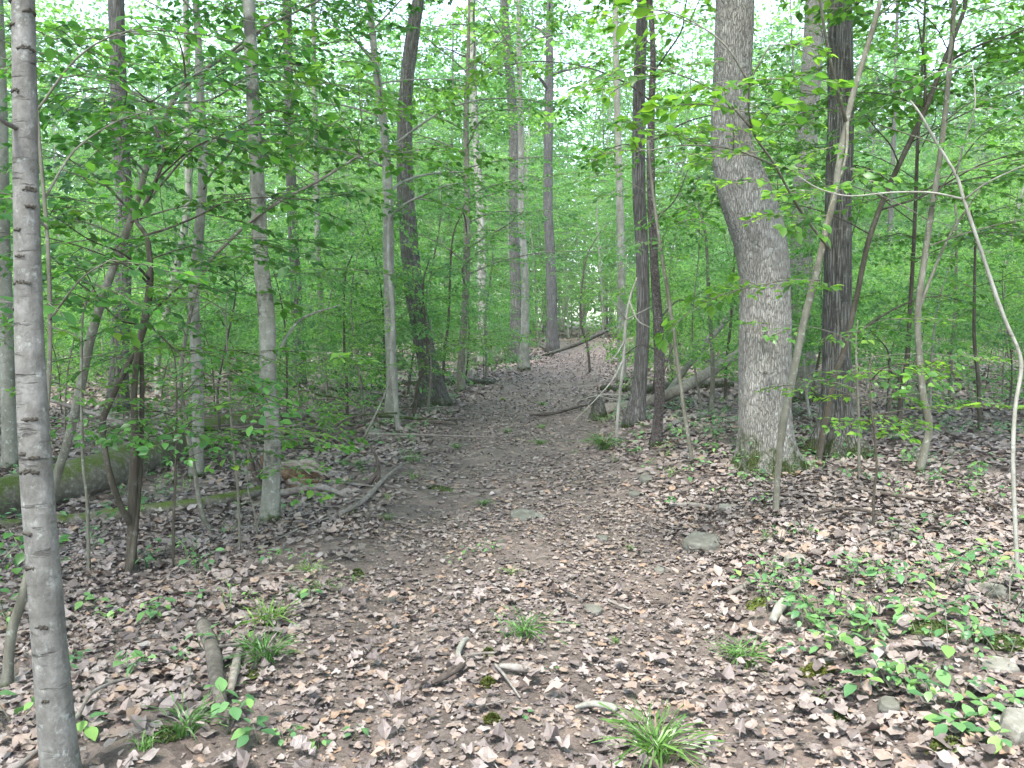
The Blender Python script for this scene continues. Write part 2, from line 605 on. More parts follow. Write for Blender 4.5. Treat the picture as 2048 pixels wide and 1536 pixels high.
# ------------------------------------------------------------------ leaves: shapes
def leaf_shape(widths, fold=.18, curl=.15, lobes=None):
    """an upright-outline leaf along +Y, length 1: midrib and two edges"""
    n = len(widths)
    ys = np.linspace(0, 1, n)
    v, f = [], []
    for i in range(n):
        w = widths[i]
        z = -curl * (ys[i] ** 2) * .6
        v += [(-w, ys[i] + (.04 if w > 0 and lobes else 0), z + fold * w * 1.0), (0, ys[i], z), (w, ys[i] + (.04 if w > 0 and lobes else 0), z + fold * w)]
    for i in range(n - 1):
        a, b = 3 * i, 3 * i + 3
        f += [(a, a + 1, b + 1, b), (a + 1, a + 2, b + 2, b + 1)]
    return np.array(v), np.array(f)


def compact(v, f):
    """drop zero-width duplicates: quads that collapse become triangles"""
    key = {}
    m = []
    out = []
    for p in v:
        k = tuple(np.round(p, 5))
        if k not in key:
            key[k] = len(out)
            out.append(p)
        m.append(key[k])
    tris, quads = [], []
    for q in f:
        r = []
        for i in q:
            if m[i] not in r:
                r.append(m[i])
        (tris if len(r) == 3 else quads).append(r)
    return np.array(out), [np.array(tris).reshape(-1, 3), np.array(quads).reshape(-1, 4)]


L_LOW = (np.array([(0, 0, 0), (-.30, .45, .07), (.30, .45, .07), (0, 1, -.10)]), [np.array([(0, 3, 1), (0, 2, 3)]), np.zeros((0, 4), int)])
L_MED = compact(*leaf_shape([0, .27, .30, .16, 0], .25, .25))
L_HI = compact(*leaf_shape([0, .20, .31, .33, .27, .15, 0], .22, .3))
# fallen oak, beech and maple leaves
D_OAK = compact(*leaf_shape([.03, .17, .10, .30, .14, .36, .17, .26, .05], .5, .35, True))
D_BEECH = compact(*leaf_shape([0, .22, .33, .28, .12, 0], .6, -.5))
D_CURL = compact(*leaf_shape([0, .17, .27, .25, .12, 0], 1.4, .9))


def star_leaf():
    r = [.55, .30, .62, .26, .52, .18, .30, .12, .30, .18, .52, .26, .62, .30]
    v = [(0, .45, 0)]
    for i, q in enumerate(r):
        a = pi / 2 + 2 * pi * i / len(r)
        v.append((q * cos(a), .45 + q * sin(a), .12 * (q ** 2) * (1 if i % 4 else -1.5)))
    n = len(r)
    return np.array(v), [np.array([(0, 1 + i, 1 + (i + 1) % n) for i in range(n)]), np.zeros((0, 4), int)]


D_STAR = star_leaf()
D_OAK[0][:, 2] += .05 * np.sin(D_OAK[0][:, 1] * 9)
D_BEECH[0][:, 2] += .04 * np.sin(D_BEECH[0][:, 0] * 9)
D_MID = compact(*leaf_shape([.04, .24, .13, .30, .0], .6, .5, True))
D_LOW = (np.array([(0, 0, .02), (-.32, .45, .12), (.28, .55, .0), (.03, 1, .08)]), [np.array([(0, 3, 1), (0, 2, 3)]), np.zeros((0, 4), int)])


def stamp(mb, shape, O, R, S, rnd):
    """put copies of a leaf shape: O (n,3) positions, R (n,3,3) frames (columns x,y,z), S (n,) sizes"""
    v, fs = shape
    n, k = len(O), len(v)
    if n == 0:
        return
    S = np.asarray(S, float)
    S3 = S[:, None] if S.ndim == 1 else S
    vv = np.einsum('nij,nkj->nki', R, v[None] * (S3[:, None, :] if S3.shape[1] == 3 else S3[:, None, :1])) + O[:, None]
    off = (np.arange(n) * k)[:, None, None]
    faces = [(f[None] + off).reshape(-1, f.shape[1]) for f in fs if len(f)]
    mb.add(vv.reshape(-1, 3), faces, np.repeat(rnd, k))


def frames(az, pitch, roll):
    """frames whose +Y points along azimuth az raised by pitch, rolled about it"""
    az, pitch, roll = np.broadcast_arrays(az, pitch, roll)
    y = np.stack([np.cos(az) * np.cos(pitch), np.sin(az) * np.cos(pitch), np.sin(pitch)], -1)
    x = np.stack([np.sin(az), -np.cos(az), np.zeros_like(az)], -1)
    z = np.cross(x, y)
    c, s = np.cos(roll)[..., None], np.sin(roll)[..., None]
    x2 = x * c + z * s
    z2 = -x * s + z * c
    return np.stack([x2, y, z2], -1)

def ragged(n, curl, seed, el=.62):
    """a crumpled dead leaf: ragged outline fan round a centre, edges curling up"""
    g = np.random.default_rng(seed)
    v = [(0, .5, -.04)]
    for i in range(n):
        a = 2 * pi * i / n
        q = (.47 if i % 2 else .42) * g.uniform(.72, 1.15)
        v.append((q * cos(a) * el * 1.3, .5 + q * sin(a), curl * q * q * (1 + 1.2 * cos(2 * a + seed)) + g.normal(0, .035)))
    return np.array(v), [np.array([(0, 1 + i, 1 + (i + 1) % n) for i in range(n)]), np.zeros((0, 4), int)]


RAG_HI = [ragged(12, c, k, e) for k, (c, e) in enumerate([(.3, .62), (.55, .5), (-.25, .7), (.2, .8)])]
RAG_MID = [ragged(7, c, 10 + k, e) for k, (c, e) in enumerate([(.35, .6), (.6, .5), (-.25, .7), (.2, .8)])]
RAG_LOW = [ragged(5, c, 20 + k, e) for k, (c, e) in enumerate([(.6, .6), (-.5, .6)])]

# ------------------------------------------------------------------ leaf litter
def mud(x, y):
    """1 where the trail is bare and muddy"""
    u = x - path_x(y)
    r = np.exp(-((u + .62) / .24) ** 2) + .6 * np.exp(-((u - .62) / .22) ** 2)
    return np.clip(r * (.55 + .9 * fbm(x * 1.1, y * .8, 0, 55, 3)), 0, 1)


def scatter(n, y0, y1, pad):
    y = np.sqrt(RNG.random(n) * (y1 ** 2 - y0 ** 2) + y0 ** 2)
    x = (RNG.random(n) * 2 - 1) * (.64 * y + pad)
    return x, y


def litter():
    mb = MB()
    #      n      y0   y1  shape    size           sigma
    plan = [(24000, 2.1, 6.4, [D_OAK, D_BEECH, D_OAK] + RAG_HI + RAG_HI, (.03, .082), .19),
            (30000, 2.1, 6.4, RAG_LOW, (.012, .035), .3),
            (52000, 6.4, 14, RAG_MID, (.035, .095), .24),
            (60000, 14, 34, RAG_LOW, (.07, .15), .30),
            (30000, 34, 62, [D_LOW], (.12, .24), .35)]
    for n, y0, y1, shapes, (s0, s1), sg in plan:
        x, y = scatter(n, y0, y1, .8)
        keep = RNG.random(n) > mud(x, y) * .35
        bare = fbm(x * .8, y * .8, 0, 91, 3)
        keep &= RNG.random(n) > np.clip((bare - .35) * 1.5, 0, .75)
        x, y = x[keep], y[keep]
        n = len(x)
        z = H(x, y) + RNG.random(n) ** 2 * .030 * np.where(np.abs(x - path_x(y)) < 1, .6, 1.2) + .004
        sg = sg * np.where(np.abs(x - path_x(y)) < 1.05, .6, 1.0)
        R = frames(RNG.random(n) * 2 * pi, RNG.normal(0, 1, n) * sg, RNG.normal(0, 1, n) * sg)
        S_ = 1
        flip = RNG.random(n) < .35
        R[flip, :, 0] *= -1
        R[flip, :, 2] *= -1
        S = (s0 + (s1 - s0) * RNG.random(n)) * np.where(np.abs(x - path_x(y)) < 1.05, .72, 1.08)
        rnd = RNG.random(n)
        rnd = np.where((np.abs(x - path_x(y)) < path_half(y)) & (rnd < .6), .25 + rnd, rnd)
        rnd = np.clip(rnd * .95 + .12 * fbm(x * .7, y * .7, 0, 13, 2) + .03 - .16 * mud(x, y), 0, .999)
        k = RNG.integers(0, len(shapes), n)
        O = np.stack([x, y, z], -1)
        for i, sh in enumerate(shapes):
            m = k == i
            stamp(mb, sh, O[m], R[m], S[m], rnd[m])
    o = link('leaf_litter', mb.mesh('leaf_litter', smooth=True), MATS['dead_leaf'])
    tag(o, 'thick brown and grey dead leaf litter covering the forest floor', 'leaf litter', None, 'stuff')


litter()


def twig_litter():
    mb = MB()
    n = 1500
    x, y = scatter(n, 2.2, 20, .8)
    for i in range(n):
        L = RNG.uniform(.05, .32) * (1 + .05 * y[i])
        a = RNG.random() * 2 * pi
        b = a + RNG.normal(0, .4)
        p0 = np.array([x[i], y[i]])
        p1 = p0 + L * .5 * np.array([cos(a), sin(a)])
        p2 = p1 + L * .5 * np.array([cos(b), sin(b)])
        q = np.array([p0, p1, p2])
        z = H(q[:, 0], q[:, 1]) + .022 + RNG.random(3) * .02
        v, f = tube(np.column_stack([q, z]), RNG.uniform(.0012, .004) * (1 + .04 * y[i]) * np.array([1, .9, .5]), 4)
        mb.add(v, f, RNG.random())
    tag(link('twig_litter', mb.mesh('twig_litter'), MATS['stick_wood']), 'thin dry twigs littering the trail and forest floor', 'twigs', None, 'stuff')


twig_litter()


MARKS = []


def nearest(x, y):
    return min(MARKS, key=lambda m: (m[0] - x) ** 2 + (m[1] - y) ** 2)[2]


def near_dead_leaves():
    for px, py, nm in [(110, 1500, 'the foreground beech foot'), (425, 1380, 'the thick broken limb'), (530, 1330, 'the dense left grass tuft'), (470, 1470, 'the yellow green seedling'),
                       (620, 1200, 'the left verge seedling'), (1045, 1260, 'the middle grass tuft'), (930, 1330, 'the bleached forked twig'), (1015, 1375, 'the straight thin twig'), (1040, 1355, 'the stubby stick'),
                       (1315, 1500, 'the biggest grass tuft'), (1190, 1430, 'the claw shaped twig'), (1490, 1310, 'the right bank tuft'), (1778, 1405, 'the small bluish stone'), (1660, 1310, 'the wide leaved seedling'),
                       (1900, 1430, 'the yellowish seedling'), (2030, 1450, 'the rounded boulder'), (1560, 1240, 'the whitish broken stick'), (780, 1200, 'the tiny rut stone'), (885, 1375, 'the dark curved stick'),
                       (1190, 1225, 'the small slate stone'), (300, 1240, 'the broad leaved left seedling'), (700, 1480, 'the small bright trail seedling'), (1050, 1440, 'the tiny pale trail seedling'),
                       (1240, 1290, 'the leaf heap'), (1480, 1480, 'the bottom right verge'), (250, 1400, 'the arching twig'), (640, 1350, 'the left verge edge'), (860, 1480, 'the bottom centre of the trail')]:
        g = G(px, py)
        MARKS.append((g[0], g[1], nm))
    shapes = [D_OAK, D_BEECH, RAG_HI[1], D_STAR]
    meshes = []
    for k, s in enumerate(shapes):
        for j in range(2):
            mb = MB()
            v = s[0].copy()
            v[:, 2] += .08 * RNG.normal(size=len(v))
            mb.add(v, s[1], RNG.random(len(v)) * .05)
            me = mb.mesh('fallen_leaf', smooth=False)
            me.materials.append(MATS['dead_leaf'])
            meshes.append(me)
    for i in range(285):
        y = 2.35 + 2.0 * RNG.random() ** 1.3
        x = (RNG.random() * 2 - 1) * (.62 * y)
        s = RNG.uniform(.05, .105)
        Rm = frames(RNG.random() * 2 * pi, RNG.normal(0, .15), RNG.normal(0, .15))
        M = Matrix.Identity(4)
        for a in range(3):
            for b in range(3):
                M[a][b] = Rm[a, b] * s
            M[a][3] = (x, y, float(H(x, y)) + .028 + .02 * RNG.random())[a]
        o = link('fallen_leaf', meshes[i % len(meshes)], matrix=M)
        sh = ('lobed', 'oval', 'curled', 'star shaped')[(i % len(meshes)) // 2]
        tag(o, '%s dead leaf lying by %s' % (sh, nearest(x, y)), 'fallen leaf', 'fallen leaves lying loose on the litter')


near_dead_leaves()

# ------------------------------------------------------------------ sprays of foliage
class LS:
    """a set of placed leaves"""
    def __init__(self, O, R, S):
        self.O, self.R, self.S = O, R, S

    @staticmethod
    def join(l):
        return LS(np.concatenate([a.O for a in l]), np.concatenate([a.R for a in l]), np.concatenate([a.S for a in l]))

    def place(self, M, t, s):
        return LS(np.einsum('ij,nj->ni', M, self.O) * s + t, np.einsum('ij,njk->nik', M, self.R), self.S * s)


def make_spray(n_side=4, per=5, leaf=.16, droop=.15, rough=.35):
    """flat spray along +Y, length about 1, with side twigs; returns leaves and twig lines"""
    O, A, Pp, S, tw = [], [], [], [], []

    def run(o, az, L, n, sz):
        pts = [o]
        for k in range(n):
            t = (k + 1) / n
            p = o + np.array([cos(az), sin(az), -droop * t]) * L * t
            side = 1 if k % 2 else -1
            for s_ in ((side,) if k < n - 1 else (-1, 1, 0)):
                O.append(p + np.array([0, 0, RNG.normal(0, .006)]))
                A.append(az + s_ * RNG.uniform(.6, 1.05))
                Pp.append(RNG.normal(-.18, .22))
                S.append(sz * RNG.uniform(.5, 1.22))
            pts.append(p)
        tw.append(np.array(pts))
    run(np.zeros(3), pi / 2, 1.0, per + 3, leaf)
    for k in range(n_side):
        t = (k + .8) / (n_side + .6)
        side = 1 if k % 2 else -1
        o = np.array([0, t, -droop * t * t])
        run(o, pi / 2 - side * RNG.uniform(.6, .95), (1 - t) * .55 + .18, per, leaf * .95)
    O = np.array(O)
    R = frames(np.array(A), np.array(Pp), RNG.normal(0, rough, len(A)))
    return LS(O, R, np.array(S)), tw


SPR = [make_spray(4, 5, .15) for _ in range(6)]
SPR_NEAR = [make_spray(3, 4, .17, .2, .3) for _ in range(6)]
SPR_CLUMP = [make_spray(3, 3, .26, .15, .7) for _ in range(6)]


def spray_frame(az, pitch, roll):
    return frames(np.array(az), np.array(pitch), np.array(roll))


def foliate(branches, sprays, size, gap, start=.25, up=0.0, tw_mb=None, spread=.9, flat=.25):
    """sprays of leaves along each branch polyline"""
    out = []
    for b in branches:
        b = np.asarray(b)
        seg = np.linalg.norm(np.diff(b, axis=0), axis=1)
        L = seg.sum()
        cum = np.concatenate([[0], np.cumsum(seg)])
        n = max(2, int(L * (1 - start) / gap))
        for k in range(n + 1):
            s = L * (start + (1 - start) * k / n)
            p = np.array([np.interp(s, cum, b[:, i]) for i in range(3)])
            q = np.array([np.interp(min(L, s + .05 * L), cum, b[:, i]) - np.interp(max(0, s - .05 * L), cum, b[:, i]) for i in range(3)])
            az = math.atan2(q[1], q[0])
            side = 0 if k == n else (1 if k % 2 else -1)
            F = spray_frame(az + side * RNG.uniform(.5, spread), RNG.normal(up, .14), RNG.normal(0, flat))
            sp, tw = sprays[RNG.integers(len(sprays))]
            sc = size * RNG.uniform(.65, 1.2) * (1 if k < n else .9)
            out.append(sp.place(F, p, sc))
            if tw_mb is not None:
                for line in tw:
                    w = np.einsum('ij,nj->ni', F, line) * sc + p
                    v, f = tube(w[[0, len(w) // 2, -1]], np.array([.0022, .0016, .0009]) * (1 + sc), 3, cap=False)
                    tw_mb.add(v, f)
    return LS.join(out)


def branch_line(p0, az, L, rise, n=6, wander=.18):
    """a limb that leaves upward and levels out"""
    pts = [np.array(p0, float)]
    a = az
    for k in range(n):
        t = (k + .5) / n
        a += RNG.normal(0, wander)
        el = rise * (1 - t) ** 1.2 - .05
        pts.append(pts[-1] + L / n * np.array([cos(a) * cos(el), sin(a) * cos(el), sin(el)]))
    return np.array(pts)


def auto_tree(height, crown0, radius, nb, r0, lean=.04, spr=SPR, size=.6, gap=.32, shape=L_LOW, rise=.7, bend=.25, sides=8, tw=False, taper=.8, topw=1.0, flat=.25, up=0.0):
    """a whole procedural tree at the origin: wood (one continuous mesh) and leaves"""
    k = 9
    zz = np.linspace(0, height, k)
    dirx, diry = RNG.normal(0, lean), RNG.normal(0, lean)
    ph = RNG.random(2) * 6
    xs = dirx * zz + bend * np.sin(zz / height * 4 + ph[0]) * (zz / height) * .6
    ys = diry * zz + bend * np.sin(zz / height * 3.4 + ph[1]) * (zz / height) * .6
    c = catmull(np.column_stack([xs, ys, zz]), 5)
    c[0, 2] = -.15
    t = c[:, 2].clip(0) / height
    rad = r0 * (1 - taper * t) * (1 + .5 * np.exp(-c[:, 2].clip(0) / (r0 * 2.5)))
    seed = int(RNG.integers(1000))
    wood = MB()
    v, f = tube(c, rad, sides, lambda th, s: 1 + .06 * fbm(np.cos(th) * 1.5 + 9, np.sin(th) * 1.5, s * 1.6, seed, 2))
    wood.add(v, f)
    br = []
    az = RNG.random() * 6
    for i in range(nb):
        az += 2.4 + RNG.normal(0, .3)
        h = crown0 + (height * .97 - crown0) * ((i + RNG.random() * .8) / nb)
        p = np.array([np.interp(h, c[:, 2], c[:, 0]), np.interp(h, c[:, 2], c[:, 1]), h])
        u = (h - crown0) / (height - crown0)
        L = radius * (1 - .55 * u * topw) * (.6 + .5 * min(1, u * 4)) * RNG.uniform(.7, 1.15)
        b = branch_line(p, az, L, rise * RNG.uniform(.5, 1.2))
        br.append(b)
        rr = max(.004, .32 * np.interp(h, c[:, 2], rad)) * np.linspace(1, .25, len(b))
        v, f = tube(b, rr, 5, cap=False)
        wood.add(v, f)
    top = c[-6:]
    leaves = foliate(br + [top], spr, size, gap, tw_mb=wood if tw else None, flat=flat, up=up)
    fol = MB()
    stamp(fol, shape, leaves.O, leaves.R, leaves.S, RNG.random(len(leaves.O)))
    return wood, fol


def variant(kind, bark, **kw):
    kw.update(flat=RNG.uniform(.15, .65), up=RNG.uniform(-.45, .1))
    w, f = auto_tree(**kw)
    wm, fm = w.mesh(kind + '_trunk'), f.mesh(kind + '_crown', smooth=False)
    wm.materials.append(MATS[bark])
    fm.materials.append(MATS['far_leaf'])
    return wm, fm


SMALL = [variant('small', random.choice(['stem_bark', 'stem_bark', 'dark_stem_bark', 'pale_stem_bark']),
                 height=RNG.uniform(2.8, 5.5), crown0=RNG.uniform(.4, 1.3), radius=RNG.uniform(1.1, 1.7), nb=22, r0=RNG.uniform(.016, .03), lean=.1, size=.5, gap=.21, bend=.4) for _ in range(8)]
LOWS = [variant('low', ['dark_stem_bark', 'stem_bark'][k % 2], height=RNG.uniform(1.1, 2.1), crown0=.2, radius=RNG.uniform(.7, 1.1), nb=16, r0=.012, lean=.15, size=.4, gap=.2, bend=.3) for k in range(6)]
MIDT = [variant('mid', random.choice(['smooth_bark', 'stem_bark', 'brown_bark', 'smooth_bark']),
                height=RNG.uniform(9, 15), crown0=RNG.uniform(1.6, 3.4), radius=RNG.uniform(2.3, 3.4), nb=48, r0=RNG.uniform(.045, .08), lean=.05, size=.72, gap=.32, bend=.4) for _ in range(7)]
TALL = [variant('tall', b,
                height=RNG.uniform(19, 25), crown0=RNG.uniform(6, 9), radius=RNG.uniform(3.4, 4.4), nb=32, r0=RNG.uniform(.13, .21), lean=.025, size=1.25, gap=.54, bend=.5, spr=SPR_CLUMP, sides=10) for b in ('smooth_bark', 'dark_bark', 'oak_bark', 'brown_bark', 'smooth_bark', 'dark_bark')]


def put_tree(kind, var, x, y, s, rz, label, group):
    wm, fm = var
    t = thing(kind, on_ground(x, y), label, {'sapling': 'sapling', 'shrub': 'shrub'}.get(kind, 'tree'), group)
    t.rotation_euler = (0, 0, rz)
    t.scale = (s, s, s)
    link('trunk', wm, parent=t)
    link('crown', fm, parent=t)
    return t


PLACED = []


def free(x, y, r):
    if y < 43 and abs(x - path_x(y)) < path_half(y) + .6 + r * .15:
        return False
    return all((x - a) ** 2 + (y - b) ** 2 > r * r for a, b in PLACED)


REFS = [(0, 'the left picture edge'), (75, 'the foreground beech'), (240, 'the thick purplish trunk'), (292, 'the twisted sapling'), (396, 'the pale lichened trunk'), (530, 'the grey blotched trunk'),
        (594, 'the dark left trunk'), (778, 'the smooth pale trunk'), (832, 'the shaggy leaning tree'), (928, 'the slim olive tree'), (1048, 'the pale bend tree'),
        (1150, 'the bend of the trail'), (1245, 'the white dead snag'), (1283, 'the purplish brown trunk'), (1316, 'the bumpy stem'), (1410, 'the black footed sapling'), (1528, 'the huge oak'), (1604, 'the trunk behind the oak'),
        (1675, 'the dark furrowed trunk'), (1760, 'the right leaning sapling'), (1846, 'the crooked sapling'), (1990, 'the pale forked sapling'), (2048, 'the right picture edge')]


def between(x, y):
    px = float(to_px(np.array([x, y, 1.5]))[0])
    px = min(max(px, 1), 2047)
    for (a, p), (b, q) in zip(REFS[:-1], REFS[1:]):
        if a <= px < b:
            return 'between %s and %s' % (p, q) if min(px - a, b - px) > .33 * (b - a) else 'just %s of %s' % (('right', p) if px - a < b - px else ('left', q))
    return 'in the middle'




def forest():
    n = {'L': 0, 'S': 0, 'M': 0, 'T': 0}
    plan = [('L', 130, 9.5, 36, .8), ('S', 245, 9.5, 44, .95), ('M', 175, 12.5, 66, 1.7), ('T', 150, 16, 92, 2.3)]
    for k, want, y0, y1, r in plan:
        tries = 0
        while n[k] < want and tries < 9000:
            tries += 1
            y = y0 + (y1 - y0) * RNG.random() ** (.85 if k != 'T' else .75)
            x = (RNG.random() * 2 - 1) * (.66 * y + 1.5)
            if k == 'L' and (RNG.random() < .45 and x > path_x(y)):
                continue
            if k in 'SL' and y < 16 and abs(x - path_x(y)) < 2.6 - .1 * (y - 9):
                continue
            if k in 'MT' and y < 30 and abs(x - path_x(y)) < (3.0 if k == 'T' else 1.9 + (1.3 if y < 16 else 0)):
                continue
            if not free(x, y, r):
                continue
            PLACED.append((x, y))
            n[k] += 1
            s = RNG.uniform(.8, 1.25)
            dist = 'near' if y < 18 else ('midway' if y < 34 else 'deep')
            where = between(x, y)
            big = 'small' if s < .95 else ('middling' if s < 1.1 else 'big')
            if k == 'L':
                put_tree('shrub', LOWS[RNG.integers(len(LOWS))], x, y, s, RNG.random() * 6, '%s low leafy shrub %s, %s' % (big, where, dist), 'low leafy shrubs under the trees')
            elif k == 'S':
                put_tree('sapling', SMALL[RNG.integers(len(SMALL))], x, y, s, RNG.random() * 6, '%s thin sapling %s, %s' % (big, where, dist), 'thin leafy saplings among the trees')
            elif k == 'M':
                put_tree('understory_tree', MIDT[RNG.integers(len(MIDT))], x, y, s, RNG.random() * 6, '%s leafy understory tree %s, %s' % (big, where, dist), 'understory trees with layered leaves')
            else:
                q = int(RNG.integers(len(TALL)))
                put_tree('forest_tree', TALL[q], x, y, s, RNG.random() * 6,
                         'tall %s %s tree %s, %s' % (big, ('pale', 'dark', 'grey', 'brown', 'pale', 'dark')[q], where, dist), 'tall straight trees of the woods')


# ------------------------------------------------------------------ trees one can pick out
def px_line(pts, Y, base=True):
    """pixel polyline [(px,py,width)] -> points and radii at distance Y (or 4-tuples with their own distance)"""
    P3, r = [], []
    for q in pts:
        y = q[3] if len(q) > 3 else Y
        P3.append(P(q[0], q[1], y))
        r.append(q[2] * y / FPX / 2)
    return np.array(P3), np.array(r)


class Tree:
    def __init__(self, name, pts, label, bark, cat='tree', sides=14, top=None, res=8, flare=.5, relief=.05, group=None, roots=0, Y=None, limb=.25):
        g = G(pts[0][0], pts[0][1])
        self.Y = float(g[1]) if Y is None else Y
        c, r = px_line(pts, self.Y)
        r = r * .85
        c[0] = on_ground(c[0][0], c[0][1])
        if top:                                     # goes on above the picture
            z1, r1 = top
            d = c[-1] - c[-2]
            d = d / max(d[2], .2)
            zz = c[-1][2] + (z1 - c[-1][2]) * np.linspace(0, 1, 8)[1:] ** 1.7
            ext = c[-1] + d * (zz - c[-1][2])[:, None] * np.array([.5, .5, 1])
            c = np.vstack([c, ext])
            r = np.concatenate([r, r[-1] + (r1 - r[-1]) * np.linspace(0, 1, 8)[1:] ** 1.7])
        cr = catmull(np.column_stack([c, r]), res)
        self.c, self.r = cr[:, :3], cr[:, 3].clip(.002)
        self.base = c[0].copy()
        self.root = thing(name, self.base, label, cat, group)
        self.bark = MATS[bark]
        cc = self.c.copy()
        cc[0, 2] -= .12
        hz = (self.c[:, 2] - self.base[2]).clip(0)
        rr = self.r * (1 + flare * np.exp(-hz / (self.r[0] * 1.6)))
        sd = int(RNG.integers(1000))
        ph = RNG.random() * 6

        def wob(th, s):
            w = 1 + relief * fbm(np.cos(th) * 2 + 9, np.sin(th) * 2, s * 1.5, sd, 3)
            if roots:
                w = w + .55 * np.exp(-s / (self.r[0] * 1.7)) * np.clip(np.cos(th * roots + ph), -.3, 1)
            return w
        v, f = tube(cc, rr, sides, wob)
        mb = MB()
        mb.add(v, f)
        self.trunk = link('trunk', mb.mesh('trunk', origin=self.base), self.bark, self.root)

    def at(self, z):
        i = np.argsort(self.c[:, 2])
        return np.array([np.interp(z, self.c[i, 2], self.c[i, a]) for a in range(3)]), float(np.interp(z, self.c[i, 2], self.r[i]))

    def branch(self, pts, r0, r1=None):
        pts = catmull(pts, 4)
        v, f = tube(pts, np.linspace(r0, r1 or r0 * .25, len(pts)), 6)
        mb = MB()
        mb.add(v, f)
        link('branch', mb.mesh('branch', origin=self.base), self.bark, self.root)
        return pts

    def px_branch(self, pts, w0, w1=2.0):
        c, _ = px_line([(a, b, 1, y) for a, b, y in pts], 0)
        cc = catmull(c, 5)
        yy = np.array([p[1] for p in cc])
        v, f = tube(cc, np.linspace(w0, w1, len(cc)) * yy / FPX / 2, 6)
        mb = MB()
        mb.add(v, f)
        link('branch', mb.mesh('branch', origin=self.base), self.bark, self.root)
        return cc

    def auto_branches(self, z0, z1, n, L, rise=.6, az0=None, fr=.3, spread=None):
        out = []
        az = RNG.random() * 6 if az0 is None else az0
        for i in range(n):
            z = z0 + (z1 - z0) * (i + RNG.random() * .7) / n
            az = az + 2.4 + RNG.normal(0, .3)
            if spread is not None:
                az = az0 + RNG.uniform(-spread, spread)
            p, r = self.at(z)
            b = branch_line(p, az, L * RNG.uniform(.6, 1.2), rise * RNG.uniform(.5, 1.3))
            out.append(self.branch(b, max(.004, r * fr)))
        return out

    def leaves(self, br, sprays=SPR_NEAR, size=.5, gap=.3, single=0, mat='near_leaf', shape=L_MED, start=.25, up=0.0):
        twm = MB()
        ls = foliate(br, sprays, size, gap, start, up, twm)
        link('twigs', twm.mesh('twigs', origin=self.base), MATS['dark_stem_bark' if 'dark' in self.bark.name else 'stem_bark'], self.root)['kind'] = 'stuff'
        n = len(ls.O)
        idx = np.arange(n)
        if single:
            px, py = to_px(ls.O)
            d = ls.O[:, 1]
            vis = (px > 0) & (px < 2048) & (py > 0) & (py < 1536) & (d > 1)
            app = np.where(vis, ls.S / np.maximum(d, .5), 0)
            order = np.argsort(-app)[:min(single, int(vis.sum()))]
            b = Vector(self.base)
            for j in order:
                M = Matrix.Identity(4)
                Rm, o, s = ls.R[j], ls.O[j] - self.base, ls.S[j]
                for a in range(3):
                    for c_ in range(3):
                        M[a][c_] = Rm[a, c_] * s
                    M[a][3] = o[a]
                link('leaf', LEAF_ME[(mat, int(j) % 4)], parent=self.root, matrix=M)
            idx = np.setdiff1d(idx, order)
        if len(idx):
            mb = MB()
            stamp(mb, shape, ls.O[idx], ls.R[idx], ls.S[idx], RNG.random(len(idx)))
            o = link('foliage', mb.mesh('foliage', smooth=True, origin=self.base), MATS[mat], self.root)
            o['kind'] = 'stuff'


LEAF_ME = {}
for mname in ('near_leaf', 'seedling_leaf', 'sapling_leaf'):
    for q in range(4):
        mb = MB()
        v = L_HI[0].copy()
        v[:, 2] += .10 * sin(q * 2) * v[:, 1] ** 2
        v[:, 0] += .05 * cos(q * 3) * v[:, 1]
        mb.add(v, L_HI[1], .13 * q)
        me = mb.mesh('leaf')
        me.materials.append(MATS[mname])
        LEAF_ME[(mname, q)] = me


def canopy(t, z0, z1, n=16, L=3.6):
    br = t.auto_branches(z0, z1, max(6, int(n * .8)), L, rise=.8, fr=.4)
    t.leaves(br, SPR_CLUMP, 1.1, .6, mat='far_leaf', shape=L_LOW)


